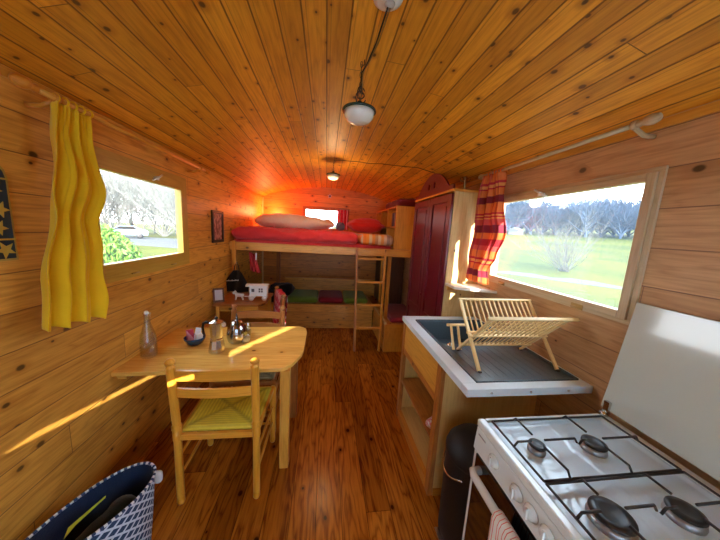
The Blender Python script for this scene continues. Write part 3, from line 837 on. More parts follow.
# ------------------------------------------------------------------ small side table with toy wagon
t = thing('side_table', 'small pine side table with a clipped corner below the left bunk end', 'table', (0, 0, 0))
b = MB(); b.prism([(XL + .03, 2.72), (-.69, 2.74), (-.635, 2.82), (-.635, 3.25), (XL + .03, 3.25)], .725, .75); b.build('tabletop', M['redwood'], t, bevel=.003)
for x, y in ((XL + .05, 2.75), (XL + .05, 3.19), (-.69, 3.19)):
    b = MB(); b.box((x, y, 0), (x + .035, y + .035, .725)); b.build('leg', M['pine'], t, bevel=.002)
b = MB(); b.box((XL + .085, 2.757, .665), (-.70, 2.775, .72)); b.build('front_rail', M['pine'], t)

ZS = .7505
t = thing('toy_caravan', 'white wooden toy caravan with four windows on the side table', 'toy', (-.735, 2.93, ZS), R(4))
W_ = M['white']
b = MB(); b.box((-.085, -.045, .05), (.10, .045, .155)); b.build('caravan_body', W_, t, bevel=.002)
def froof(u, v):
    x = -.125 + .235 * u; y = -.062 + .124 * v
    return (x, y, .158 + .022 * math.cos((v - .5) * 2.6))
b = MB(); b.grid(4, 12, froof, thick=.006); b.build('caravan_roof', W_, t)
dk = plain('toy_window_dark', (.12, .11, .12), .4)
for x in (-.065, .01, .035):
    for z in ((.10,) if x < 0 else (.095, .12)):
        b = MB(); b.box((x, -.0465, z), (x + (.03 if x < 0 else .018), -.0445, z + (.035 if x < 0 else .02))); b.build('toy_window', dk, t)
for x in (-.065, .07):
    for y in (-.055, .047):
        b = MB(); b.lathe([(.0005, -.004), (.028, -.004), (.028, .004), (.0005, .004)], T((x, y + .004, .028), (R(90), 0, 0)), 18, cap=False); b.build('wheel', W_, t)
b = MB(); b.box((-.10, -.03, .028), (-.085, .03, .052)); b.box((-.15, -.006, .034), (-.09, .006, .042)); b.build('shaft', W_, t)
t = thing('toy_horse', 'small white wooden toy horse in front of the toy caravan', 'toy', (-.925, 2.90, ZS), R(4))
hp = [(-.075, .075), (-.062, .064), (-.052, .070), (-.045, .045), (-.050, .0), (-.036, .0), (-.030, .036), (.015, .038), (.024, .0), (.040, .0), (.036, .035), (.046, .060), (.038, .072), (.0, .072), (-.025, .078), (-.038, .098), (-.048, .112), (-.052, .100), (-.066, .095), (-.082, .082)]
b = MB(); b.prism(hp, -.009, .009, T((0, 0, 0), (R(90), 0, 0))); b.build('horse_body', W_, t, bevel=.002)
t = thing('card_frame', 'little dark framed card propped against the wall on the side table', 'frame', (-1.105, 2.80, ZS), R(28))
b = MB(); b.box((-.052, -.006, 0), (.052, .006, .15), T((0, 0, 0), (R(-12), 0, 0))); b.build('card_border', M['dark'], t, bevel=.002)
b = MB(); b.box((-.036, -.0085, .022), (.036, -.0065, .13), T((0, 0, 0), (R(-12), 0, 0))); b.build('card', plain('pale_card', (.62, .62, .66), .5), t)

# black apron hanging over the side table
t = thing('apron', 'black apron with pale lettering hanging from the left bunk post', 'apron', (-1.06, 3.235, 0))
def fap(u, v):
    z = 1.03 - .265 * v
    half = .03 + .115 * min(1, v * 1.4) ** .8
    return ((u * 2 - 1) * half - .01 * v, -.015 - .02 * math.sin(u * 9 + v * 2) * (.3 + v) - .02 * v, z)
b = MB(); b.grid(24, 18, fap, thick=.008); b.build('apron_cloth', M['blackc'], t)
b = MB(); b.tube([(-.03, -.015, 1.02), (-.022, -.012, 1.08), (0, -.010, 1.125), (.022, -.012, 1.08), (.03, -.015, 1.02)], .005, 6); b.build('neck_loop', M['blackc'], t)
b = MB(); b.tube([(0, .032, 1.12), (0, -.012, 1.12), (0, -.016, 1.135)], .004, 8); b.build('hook', M['brass'], t)
b = MB()
for i in range(11):
    xx = -.105 + i * .013; hgt = .009 + .006 * ((i * 7) % 3) / 2
    b.box((xx, -.062, .90 + i * .001), (xx + .008, -.058, .90 + i * .001 + hgt))
b.build('lettering', M['white'], t)

# ------------------------------------------------------------------ bunk
BY = 3.30
t = thing('bunk_bed', 'high pine bunk platform spanning the far end of the room', 'bunk bed', (0, 0, 0))
b = MB(); b.box((XL + .002, BY, 1.268), (.425, BY + .035, 1.368)); b.build('front_rail', M['pine'], t, bevel=.004)
b = MB(); b.box((.425, BY, 1.268), (XR - .002, BY + .035, 1.368)); b.build('front_rail', M['orange'], t, bevel=.004)
b = MB(); b.box((XL + .04, BY - .032, 0), (XL + .085, BY - .001, 1.385)); b.build('post', M['orange'], t, bevel=.003)
b = MB(); b.box((.84, BY + .036, 0.387), (.885, BY + .075, 1.268)); b.build('post', M['orange'], t, bevel=.003)
b = MB(); b.box((XL + .002, BY + .036, 1.29), (XR - .002, YF - .021, 1.315)); b.build('bed_board', M['pine'], t)
t = thing('mattress', 'mattress with red sheet lying on the bunk platform beneath the red duvet', 'mattress', (0, 0, 0))
b = MB(); b.soft((XL + .03, BY + .045, 1.317), (.88, YF - .06, 1.412), wob=.003); b.build('mattress_body', M['redcloth'], t)
def dtop(x, y): return 1
b = MB(); b.soft((XL + .028, BY - .004, 1.405), (.425, 4.56, 1.55), n=(90, 70, 14), e=.45, wob=.034, freq=5.2, seed=3)
tag(b.build('duvet', M['redcloth']), 'crumpled red duvet spread over the bunk', 'duvet')
b = MB(); b.soft((.445, BY - .010, 1.412), (.885, 4.75, 1.55), n=(24, 30, 8), e=.4, wob=.009, freq=5, seed=5)
tag(b.build('striped_blanket', M['blanket']), 'orange and cream striped blanket folded over the right end of the bunk', 'blanket')
b = MB(); b.soft((-1.08, 3.90, 1.55), (.12, 4.55, 1.77), n=(50, 26, 10), e=.5, wob=.045, freq=3.8, seed=8, top=lambda x, y: (.30 + .70 * math.cos(x * 1.25 + .25) ** .8) * (1 - .25 * abs(y) ** 3))
tag(b.build('folded_duvet', M['cream']), 'cream folded duvet lying across the red bedding', 'duvet')
b = MB(); b.soft((.33, 3.75, 1.562), (.88, 4.35, 1.79), n=(24, 20, 8), e=.5, wob=.02, freq=5, seed=9, top=lambda x, y: (1 - .55 * abs(x) ** 2.2) * (1 - .4 * abs(y) ** 3))
tag(b.build('pillow', M['redpillow']), 'plump red pillow against the small bookcase', 'pillow')
# small things by the end window
t = thing('curtain', 'little red and white curtain at the far end window', 'curtain', (0, 0, 0))
def fc3(u, v): return (.20 + .20 * u, YF - .035 + .012 * math.sin(u * 26), 1.96 - .36 * v)
b = MB(); b.grid(40, 8, fc3, thick=.004); b.build('curtain_cloth', stripes('red_white_cotton', [(.6, .02, .04), (.6, .02, .04), (.75, .4, .42), (.55, .02, .05)], 3.0, 0), t)
b = MB(); b.tube([(.14, YF - .035, 1.965), (.44, YF - .035, 1.965)], .005, 8); b.build('rail', M['brass'], t)
t = thing('wall_ornament', 'small pale star ornament on the far gable wall', 'ornament', (.04, YF, 2.195))
b = MB(); b.prism(star_poly(0, 0, .045, R(90)), .001, .014, T((0, 0, 0), (R(90), 0, 0))); b.build('star_body', plain('pale_metal', (.6, .6, .62), .4, metal=.4), t)
b = MB(); b.lathe([(.0004, .015), (.018, .015), (.014, .022), (.0004, .024)], T((0, 0, 0), (R(90), 0, 0)), 14); b.build('boss', M['dark'], t)
b = MB(); b.soft((.15, 4.15, 1.575), (.30, 4.4, 1.70), n=(10, 10, 6), e=.5, wob=.03, freq=9, seed=4)
tag(b.build('soft_toy', plain('blue_grey_plush', (.16, .18, .26), .9)), 'small blue-grey soft toy beside the red pillow', 'soft toy')

t = thing('added_glow_lamp', 'added glow lamp with red shade hidden behind the cream duvet in the bunk corner', 'lamp', (-.93, 4.74, 1.413))  # added out of view as a source for the bunk glow
b = MB(); b.lathe([(.0005, 0), (.045, 0), (.045, .012), (.012, .02), (.010, .25), (.0005, .25)], None, 20, cap=False); b.build('lamp_base', M['brass'], t)
b = MB(); b.lathe([(.075, .22), (.055, .32), (.053, .32), (.073, .22)], None, 24, cap=False); b.build('lamp_shade', M['redcloth'], t)
# bookcase on the bunk
t = thing('bookcase', 'open orange pine bookcase standing on the right end of the bunk', 'bookcase', (0, 0, 0))
bx0, bx1, by0, by1, bz0, bz1 = .895, XR - .004, 3.32, 4.72, 1.37, 1.94
b = MB(); b.box((bx0, by0, bz0), (bx1, by0 + .02, bz1)); b.build('side_panel', M['orange'], t, bevel=.002)
b = MB(); b.box((bx0, by1 - .02, bz0), (bx1, by1, bz1)); b.build('side_panel', M['orange'], t)
b = MB(); b.box((bx0, by0 + .02, bz1 - .02), (bx1, by1 - .02, bz1)); b.build('top_panel', M['orange'], t)
b = MB(); b.box((bx0, by0 + .02, 1.655), (bx1, by1 - .02, 1.672)); b.build('shelf', M['orange'], t)
b = MB(); b.box((bx0, by0 + .02, bz0), (bx1, by1 - .02, bz0 + .018)); b.build('base_panel', M['orange'], t)
b = MB(); b.box((bx1 - .012, by0 + .02, bz0 + .018), (bx1, by1 - .02, bz1 - .02)); b.build('back_panel', M['dark'], t)
for y in (3.78, 4.25):
    b = MB(); b.box((bx0, y, bz0 + .018), (bx1 - .012, y + .016, bz1 - .02)); b.build('divider', M['orange'], t)
bcols = [('dark green', (.03, .08, .04)), ('black', (.015, .015, .02)), ('maroon', (.2, .02, .03)), ('grey', (.22, .22, .22)), ('navy blue', (.02, .03, .12)), ('brown', (.15, .07, .03)), ('ochre', (.5, .3, .06))]
yy = 3.36
for i, (cn, cc) in enumerate(bcols):
    w = .028 + .012 * ((i * 5) % 3)
    bt = thing('book', f'{cn} book in the upright row on the upper shelf of the bookcase', 'book', (bx0 + .03, yy, 1.6725), 0, 'books in the bookcase')
    hgt = .19 + .02 * ((i * 3) % 3)
    m = plain(f'{cn.replace(" ", "_")}_cover', cc, .6)
    b = MB(); b.box((0, 0, 0), (.15, .003, hgt)); b.box((0, w - .003, 0), (.15, w, hgt)); b.box((0, .003, 0), (.004, w - .003, hgt)); b.build('cover', m, bt)
    b = MB(); b.box((.004, .003, .003), (.147, w - .003, hgt - .003)); b.build('pages', M['cream'], bt)
    yy += w + .004 + (.02 if i == 3 else 0)
b = MB(); b.soft((.96, 3.50, 1.942), (1.30, 4.30, 2.07), n=(12, 20, 5), e=.45, wob=.014, freq=6, seed=12)
tag(b.build('folded_blanket', cloth('dark_red_wool', (.16, .012, .02))), 'dark red folded blanket on top of the bookcase', 'blanket')

# under the bunk -----------------------------------------------------
t = thing('bench', 'long pine box bench across the far end under the bunk', 'bench', (0, 0, 0))
b = MB(); b.box((XL + .022, 3.98, 0), (.80, 4.0, .38), uvw=(0, 2)); b.build('front_panel', M['bench'], t)
b = MB(); b.box((XL + .022, 3.965, .375), (.80, YF - .022, .397)); b.build('seat_board', M['orange'], t, bevel=.003)
b = MB(); b.box((-.70, 4.62, .398), (XR - .022, 4.64, .70), uvw=(0, 2)); b.build('back_board', M['bench'], t)
b = MB(); b.box((-.70, 4.60, .66), (XR - .022, 4.619, .70)); b.build('ledge', M['pine'], t)
t = thing('bench', 'short panelled bench along the right wall behind the ladder', 'bench', (0, 0, 0))
b = MB(); b.box((.81, 3.14, 0), (.85, 3.16, .385)); b.box((1.06, 3.14, 0), (XR - .004, 3.16, .385)); b.box((.85, 3.14, .345), (1.06, 3.16, .385)); b.box((.85, 3.145, 0), (1.06, 3.158, .345)); b.build('end_panel', M['orange'], t)
b = MB(); b.box((.81, 3.16, 0), (.83, 3.96, .385), uvw=(1, 2)); b.build('side_panel', M['bench'], t)
b = MB(); b.box((.83, 3.16, .37), (XR - .004, 3.96, .385)); b.build('seat_board', M['orange'], t)
b = MB(); b.box((.80, 3.135, .386), (.83, 3.96, .42)); b.build('edge_strip', M['pale'], t)
def cushion(label, lo, hi, m, grp='bench cushions'):
    t = thing('seat_cushion', label, 'cushion', ((lo[0] + hi[0]) / 2, (lo[1] + hi[1]) / 2, lo[2]), 0, grp)
    c = Vector(t.location)
    b = MB(); b.soft(Vector(lo) - c, Vector(hi) - c, n=(14, 12, 5), e=.5, wob=.004, seed=rnd.random() * 9); b.build('cushion_body', m, t)
    zz = (lo[2] + hi[2]) / 2
    b = MB(); L_ = Vector(lo) - c; H2 = Vector(hi) - c; zc = (L_.z + H2.z) / 2; r_ = .012
    b.tube([(L_.x + .02, L_.y - .001, zc), (H2.x - .02, L_.y - .001, zc)], .004, 6); b.build('piping', m, t)
cushion('dark seat cushion at the left end of the long bench', (-1.12, 3.99, .399), (-.60, 4.58, .50), M['darkth'])
cushion('green seat cushion left of the maroon one on the long bench', (-.585, 3.99, .399), (-.10, 4.58, .50), M['greenc'])
cushion('maroon seat cushion between the two green ones on the long bench', (-.09, 3.99, .399), (.315, 4.58, .50), M['maroon'])
cushion('green seat cushion right of the maroon one, seen behind the ladder', (.325, 3.99, .399), (.72, 4.58, .50), M['greenc'])
cushion('burgundy seat cushion on the short bench beside the wardrobe', (.89, 3.17, .387), (XR - .01, 3.94, .455), M['maroon'])
b = MB(); b.soft((-.86, 4.02, .508), (-.50, 4.38, .66), n=(14, 12, 6), e=.5, wob=.04, freq=6, seed=2)
tag(b.build('backpack', M['blackc']), 'crumpled black bag lying on the long bench behind the side table', 'bag')
b = MB(); b.box((.95, 4.645, .398), (XR - .022, 4.66, 1.26)); b.box((.94, 4.03, .72), (.955, 4.55, 1.26))
b2 = MB(); b2.box((-.86, 4.66, .398), (-.80, 4.70, 1.288)); tag(b2.build('upright_board', M['redwood'], bevel=.003), 'upright wooden board behind the bench under the bunk', 'board')
# dark hanging board right of the ladder
t = thing('cupboard', 'dark brown upright cupboard under the right end of the bunk', 'cupboard', (0, 0, 0))
b = MB(); b.box((.93, 4.05, .399), (XR - .024, 4.595, 1.286)); b.build('cupboard_body', M['dark'], t, bevel=.003)
b = MB(); b.box((.945, 4.04, .43), (1.27, 4.049, 1.26)); b.build('door', M['dark'], t, bevel=.003)
b = MB(); b.box((.90, 4.04, .399), (.929, 4.07, 1.286)); b.build('edge_post', M['pine'], t, bevel=.003)
# red towel hanging in the niche
t = thing('towel', 'dark red towel hanging from a hook under the left end of the bunk', 'towel', (-.93, 3.45, 0))
def ftw(u, v): return (-.05 + .12 * u * (.55 + .45 * v) + .02 * v, .02 * math.sin(u * 15) * (v + .3), 1.24 - .25 * v - .03 * u)
b = MB(); b.grid(20, 12, ftw, thick=.008); b.build('towel_cloth', M['redcloth'], t)
b = MB(); b.box((.035, -.03, 1.14), (.055, -.024, 1.23)); b.build('care_strip', M['white'], t)
b = MB(); b.tube([(0, 0, 1.289), (0, 0, 1.24), (.01, -.01, 1.23)], .003, 6); b.build('hook', M['brass'], t)

# ladder --------------------------------------------------------------
t = thing('ladder', 'orange pine ladder leaning on the front rail of the bunk', 'ladder', (0, 0, 0))
def lx(z, s): return (.425 - .025 * z / 1.37) if s < 0 else (.758 + .018 * z / 1.37)
def ly(z): return 3.17 + .095 * z / 1.37
for s in (-1, 1):
    b = MB(); b.bar((lx(0, s), ly(0), 0.001), (lx(1.37, s), ly(1.37), 1.37), .026, .05, up=(0, 1, 0)); b.build('stile', M['redwood'] if s < 0 else M['orange'], t, bevel=.003)
for z in (.315, .625, .93, 1.235):
    b = MB(); b.box((lx(z, -1) + .013, ly(z) - .02, z - .013), (lx(z, 1) - .013, ly(z) + .02, z + .013)); b.build('rung', M['orange'], t, bevel=.003)
b = MB(); b.box((lx(1.3, -1) + .013, ly(1.32) - .012, 1.275), (lx(1.3, 1) - .013, ly(1.32) + .012, 1.365)); b.build('top_board', M['orange'], t, bevel=.003)

# ------------------------------------------------------------------ wardrobe
wx, wy0, wy1, wz = 1.03, 2.04, 2.94, 1.95
t = thing('wardrobe', 'tall narrow wardrobe with burgundy doors and pine sides', 'wardrobe', (0, 0, 0))
b = MB(); b.box((wx, wy0, 0), (XR - .003, wy0 + .022, wz)); b.build('side_panel', M['pale'], t, bevel=.002)
b = MB(); b.box((wx, wy1 - .022, 0), (XR - .003, wy1, wz)); b.build('side_panel', M['pale'], t, bevel=.002)
b = MB(); b.box((wx - .02, wy0 - .01, wz), (XR - .003, wy1 + .01, wz + .02)); b.build('top_board', M['pine'], t, bevel=.003)
b = MB(); b.box((XR - .016, wy0 + .022, 0), (XR - .004, wy1 - .022, wz)); b.build('back_panel', M['pale'], t)
b = MB(); b.box((wx, wy0 + .022, 0), (XR - .016, wy1 - .022, .10)); b.build('plinth', M['redwood'], t)
def wdoor(y0, y1, z0, z1, hand):
    d = MB(); fw = .065; x0, x1 = wx - .022, wx - .002
    d.box((x0, y0, z0), (x1, y0 + fw, z1)); d.box((x0, y1 - fw, z0), (x1, y1, z1))
    for za, zb in ((z0, z0 + fw), ((z0 + z1) / 2 - .28, (z0 + z1) / 2 - .28 + fw), (z1 - fw, z1)):
        d.box((x0, y0 + fw, za), (x1, y1 - fw, zb))
    o = d.build('door', M['burg'], t, bevel=.003)
    for za, zb in ((z0 + fw, (z0 + z1) / 2 - .28), ((z0 + z1) / 2 - .28 + fw, z1 - fw)):
        p = MB(); p.box((x0 + .012, y0 + fw, za), (x1 - .002, y1 - fw, zb)); p.box((x0 + .005, y0 + fw + .03, za + .03), (x0 + .014, y1 - fw - .03, zb - .03))
        p.build('door_panel', M['burg'], o, bevel=.004)
    k = MB(); k.lathe([(.005, 0), (.006, .012), (.013, .018), (.013, .026), (.0005, .031)], T((x0, hand, .98), (0, R(-90), 0)), 14); k.build('knob', M['burg'], o)
wdoor(2.045, 2.485, .11, 1.935, 2.455); wdoor(2.492, 2.935, .11, 1.935, 2.522)
# arched crest with two cut-outs
cr = []
for k in range(41):
    u = k / 40; y = wy0 + (wy1 - wy0) * u
    c = abs(u - .5) * 2
    h = .035 + .165 * (math.cos(min(1, c / .78) * PI / 2) ** .75 if c < .78 else 0)
    cr.append((y, wz + .021 + h))
b = MB()
cut = [(2.40, 2.445), (2.53, 2.575)]
ys = sorted(set([y for y, _ in cr] + [a for c in cut for a in c]))
def crz(y):
    for (a, za), (c, zc) in zip(cr, cr[1:]):
        if a <= y <= c: return za + (zc - za) * (y - a) / (c - a)
    return cr[-1][1]
for ya, yb in zip(ys, ys[1:]):
    ym = (ya + yb) / 2; z0 = wz + .0205
    def seg(lo0, lo1, hi0, hi1):
        bb = len(b.v)
        for x in (wx - .02, wx - .004):
            for y, z in ((ya, lo0), (yb, lo1), (yb, hi1), (ya, hi0)): b.v.append(Vector((x, y, z)))
        for q in ((0, 3, 2, 1), (4, 5, 6, 7), (0, 1, 5, 4), (3, 7, 6, 2), (0, 4, 7, 3), (1, 2, 6, 5)): b.face([bb + i for i in q], None)
    inc = [c for c in cut if c[0] <= ym <= c[1]]
    if inc: seg(z0, z0, z0 + .06, z0 + .06); seg(z0 + .115, z0 + .115, crz(ya), crz(yb))
    else: seg(z0, z0, crz(ya), crz(yb))
b.build('crest', M['burg'], t)
# window-end shelf beside it
t = thing('corner_shelf', 'small white-edged corner shelf fixed to the wardrobe side under the curtain', 'shelf', (0, 0, 0))
b = MB(); b.prism([(1.03, 1.88), (1.06, 1.86), (1.318, 1.76), (1.318, 2.038), (1.03, 2.038)], 1.165, 1.185); b.build('shelf_board', plain('worn_white_paint', (.72, .66, .56), .6, noise_amt=.2), t, bevel=.002)
b = MB(); b.box((1.05, 2.022, 1.125), (1.30, 2.038, 1.164)); b.build('cleat', M['pine'], t)
t = thing('candlestick', 'pale metal candlestick standing on top of the wardrobe', 'candlestick', (1.17, 2.16, wz + .0205))
b = MB(); b.lathe([(.0005, 0), (.03, 0), (.03, .006), (.008, .014), (.006, .05), (.011, .056), (.006, .064), (.006, .10), (.018, .112), (.016, .125), (.009, .125), (.0005, .118)], None, 18, cap=False); b.build('stem', M['brass'], t)
b = MB(); b.tube([(-.045, 0, .115), (-.04, 0, .09), (0, 0, .08), (.04, 0, .09), (.045, 0, .115)], .004, 8); b.build('arms', M['brass'], t)

# ------------------------------------------------------------------ sink cabinet
t = thing('sink_cabinet', 'open pine kitchen cabinet under the grey sink', 'cabinet', (0, 0, 0))
cx0, cx1, cy0, cy1, cz = .672, XR - .004, 1.265, 1.985, .86
b = MB(); b.box((cx0, cy0, 0), (cx0 + .03, cy0 + .05, cz)); b.build('corner_post', M['redwood'], t, bevel=.002)
b = MB(); b.box((cx0, cy1 - .05, 0), (cx0 + .03, cy1, cz)); b.build('corner_post', M['redwood'], t, bevel=.002)
b = MB(); b.box((cx0 + .031, cy0 + .006, .03), (cx1, cy0 + .018, cz)); b.build('side_panel', M['ply'], t)
b = MB(); b.box((cx0 + .031, cy0 - .003, 0), (cx1, cy0 + .005, .045)); b.build('plinth', M['orange'], t)
b = MB(); b.box((cx0 + .031, cy1 - .018, .03), (cx1, cy1 - .006, cz)); b.build('side_panel', M['ply'], t)
b = MB(); b.box((cx1 - .012, cy0 + .019, .05), (cx1, cy1 - .019, cz)); b.build('back_panel', M['ply'], t)
b = MB(); b.box((cx0, cy0 + .05, 0.0), (cx0 + .03, cy1 - .05, .07)); b.build('bottom_rail', M['orange'], t, bevel=.002)
b = MB(); b.box((cx0 + .004, cy0 + .05, .60), (cx0 + .03, cy1 - .05, .645)); b.build('middle_rail', M['redwood'], t, bevel=.002)
b = MB(); b.box((cx0 + .006, cy0 + .05, .645), (cx0 + .018, cy1 - .05, cz)); b.build('upper_panel', M['pine'], t)
b = MB(); b.box((cx0 + .01, cy0 + .019, .335), (cx1 - .013, cy1 - .019, .35)); b.build('shelf', M['redwood'], t)
b = MB(); b.box((cx0 + .03, cy0 + .019, .055), (cx1 - .013, cy1 - .019, .07)); b.build('shelf', M['ply'], t)
t = thing('sponge_packet', 'crinkled pink and white packet on the cabinet shelf under the sink', 'packet', (.74, 1.42, .3505), R(25))
b = MB(); b.soft((-.05, -.03, 0), (.05, .03, .045), n=(8, 6, 4), wob=.008, freq=20); b.build('wrapper', photo_mat('pink_white_wrapper', (.7, .2, .25), (.75, .72, .7), 60), t)

t = thing('worktop', 'white worktop slab holding the grey sink under the window', 'worktop', (0, 0, 0))
kx0, kx1, ky0, ky1 = .660, XR - .003, .982, 1.995
zt0, zt1 = .861, .90
ix0, ix1, iy0, iy1 = .735, 1.300, 1.035, 1.90
b = MB(); b.box((kx0, ky0, zt0), (kx1, iy0, zt1)); b.box((kx0, iy1, zt0), (kx1, ky1, zt1)); b.box((kx0, iy0, zt0), (ix0, iy1, zt1)); b.box((ix1, iy0, zt0), (kx1, iy1, zt1))
b.build('worktop_frame', M['worktop'], t, bevel=.003)
for x in (.78, .98, 1.18):
    b = MB(); b.lathe([(.006, 0), (.005, .003), (.0005, .004)], T((x, ky0, .88), (R(90), 0, 0)), 10); b.build('screw_cap', M['steel'], t)
b = MB(); b.box((.676, ky0 + .02, .852), (cx1, cy0 - .004, .8605)); b.build('underside_board', M['ply'], t)
t = thing('sink', 'dark grey composite sink with ridged drainer set in the worktop', 'sink', (0, 0, 0))
g = .003
by = 1.47    # bowl / drainer division
b = MB()
# raised rim
b.box((ix0 + g, iy0 + g, .862), (ix0 + .014, iy1 - g, .906)); b.box((ix1 - .014, iy0 + g, .862), (ix1 - g, iy1 - g, .906))
b.box((ix0 + .014, iy0 + g, .862), (ix1 - .014, iy0 + .014, .906)); b.box((ix0 + .014, iy1 - .014, .862), (ix1 - .014, iy1 - g, .906))
b.build('rim', M['sink'], t, bevel=.003)
b = MB()
def drain(u, v):
    x = ix0 + .014 + (ix1 - ix0 - .028) * u; y = iy0 + .014 + (by - iy0 - .014) * v
    e = min(u, 1 - u, v) 
    z = .888 - .004 * v
    if .06 < u < .94 and .12 < v < .93: z += .0016 * (1 if math.sin(u * PI * 22) > 0 else -.3)
    return (x, y, z)
b.grid(156, 16, drain, thick=.012, smooth=False); b.build('drainer', M['sink'], t)
b = MB()
x0, x1, y0, y1, zb = ix0 + .014, ix1 - .014, by, iy1 - .014, .735
b.box((x0, y0, zb), (x1, y1, zb + .008)); b.box((x0, y0, zb + .008), (x0 + .008, y1, .9)); b.box((x1 - .008, y0, zb + .008), (x1, y1, .9))
b.box((x0 + .008, y0, zb + .008), (x1 - .008, y0 + .012, .887)); b.box((x0 + .008, y1 - .008, zb + .008), (x1 - .008, y1, .9))
b.build('bowl', M['sink'], t, bevel=.003)
b = MB(); b.lathe([(.022, 0), (.024, .004), (.018, .012), (.010, .014), (.009, .02), (.0005, .022)], T((.815, 1.455, .888)), 18); b.build('plug_knob', M['steel'], t)
b = MB(); b.lathe([(.0005, 0), (.035, 0), (.035, .003), (.0005, .004)], T((1.0, 1.68, zb + .008)), 20); b.build('waste', M['steel'], t)

# ------------------------------------------------------------------ dish rack
t = thing('dish_rack', 'folding bamboo dish rack standing open on the sink drainer', 'dish rack', (0, 0, 0))
rx0, rx1 = .812, 1.270; BB = M['bamboo']
# panel A: near foot -> far top ; panel B: far foot -> near top (side view in y,z)
zf = .8915
A0, A1 = Vector((0, 1.135, zf + .006)), Vector((0, 1.40, 1.215))
B0, B1 = Vector((0, 1.385, zf + .006)), Vector((0, 1.105, 1.195))
def onl(P, Q, k, x): p = P + (Q - P) * k; return Vector((x, p.y, p.z))
for nm, P, Q, xo in (('a', A0, A1, 0), ('b', B0, B1, .016)):
    for x in (rx0 + xo, rx1 - xo):
        f = MB(); f.bar(onl(P, Q, 0, x), onl(P, Q, 1, x), .012, .018, up=(1, 0, 0)); f.build('side_bar', BB, t, bevel=.002)
    for k in (.99, .50):
        f = MB(); f.bar(onl(P, Q, k, rx0 - .012), onl(P, Q, k, rx1 + (.04 if nm == 'b' and k > .9 else .012)), .018, .012, up=(Q - P)); f.build('cross_rail', BB, t, bevel=.002)
for P, Q, k0, k1, xo in ((A0, A1, .46, .99, 0), (B0, B1, .20, .99, .016)):
    f = MB()
    n = 15
    for i in range(1, n):
        x = rx0 + xo + (rx1 - rx0 - 2 * xo) * i / n
        f.tube([onl(P, Q, k0, x), onl(P, Q, k1, x)], .0046, 8)
    f.build('dowel_row', BB, t)
f = MB(); f.bar(onl(B0, B1, .20, rx0), onl(B0, B1, .20, rx1), .018, .012, up=(B1 - B0)); f.build('cross_rail', BB, t, bevel=.002)
# folding support at the far left
sup0, sup1 = Vector((0, 1.43, 1.03)), Vector((0, 1.385, .90))
for x in (.80, .845):
    f = MB(); f.bar((x, 1.385, .895), (x, 1.45, 1.035), .014, .012, up=(1, 0, 0)); f.build('support_bar', BB, t, bevel=.002)
f = MB(); f.tube([(.775, 1.45, 1.03), (.90, 1.45, 1.03)], .009, 10); f.build('support_rail', BB, t)
for x, y in ((rx0, 1.133), (rx1, 1.133), (rx0 + .016, 1.387), (rx1 - .016, 1.387)):
    f = MB(); f.box((x - .008, y - .011, zf - .001), (x + .008, y + .011, zf + .012)); f.build('rubber_foot', M['black'], t, bevel=.002)

# ------------------------------------------------------------------ pedal bin
t = thing('pedal_bin', 'black round pedal bin between cooker and sink cabinet', 'bin', (.80, 1.055, 0))
b = MB(); b.lathe([(.0005, 0), (.135, 0), (.14, .01), (.145, .48), (.145, .485), (.0005, .485)], None, 36, cap=False); b.build('bin_body', M['matt'], t)
b = MB(); b.lathe([(.147, .486), (.15, .49), (.15, .51), (.14, .54), (.11, .575), (.06, .597), (.0005, .603)], None, 36, cap=False); b.build('bin_lid', M['matt'], t)
b = MB(); b.tube([(.151 * math.cos(a), .151 * math.sin(a), .44 - .05 * math.sin((a - 2.2) / 1.6 * PI)) for a in [2.2 + 1.6 * k / 14 for k in range(15)]], .005, 8); b.build('carry_handle', M['steel'], t)
b = MB(); b.box((-.165, -.03, .012), (-.13, .03, .022)); b.build('pedal', M['steel'], t, bevel=.002)

# ------------------------------------------------------------------ gas cooker
t = thing('gas_cooker', 'white gas cooker with four burners at the right front', 'cooker', (0, 0, 0))
sx0, sx1, sy0, sy1, sz = .632, 1.225, .285, .855, .862
WE = M['white_en']
b = MB(); b.box((sx0 + .03, sy0, .02), (sx1, sy1, .83)); b.build('body', WE, t, bevel=.004)
# top tray with raised rim
b = MB()
b.box((sx0, sy0, .832), (sx0 + .03, sy1, sz)); b.box((sx1 - .03, sy0, .832), (sx1, sy1, sz)); b.box((sx0 + .03, sy0, .832), (sx1 - .03, sy0 + .015, sz)); b.box((sx0 + .03, sy1 - .015, .832), (sx1 - .03, sy1, sz))
b.build('hob_rim', WE, t, bevel=.006)
def hob(u, v):
    x = sx0 + .028 + (sx1 - sx0 - .056) * u; y = sy0 + .013 + (sy1 - sy0 - .026) * v
    e = min(u, 1 - u, v, 1 - v)
    z = .8495 - .010 * min(1, e / .03)
    for cx, cy, r in ((.768, .708, .055), (.992, .700, .062), (.785, .480, .078), (1.010, .470, .062)):
        d = math.hypot(x - cx, y - cy)
        if d < r * 1.35: z += .004 * (1 + math.cos(min(1, d / (r * 1.35)) * PI)) / 2
        if abs(d - r * 1.2) < .006: z += .002
    if abs(u - .5) < .01 : z += .002
    return (x, y, z)
b = MB(); b.grid(70, 64, hob, thick=.004); b.build('hob_tray', plain('glossy_white_hob', (.58, .74, .84), .25, coat=.3), t)
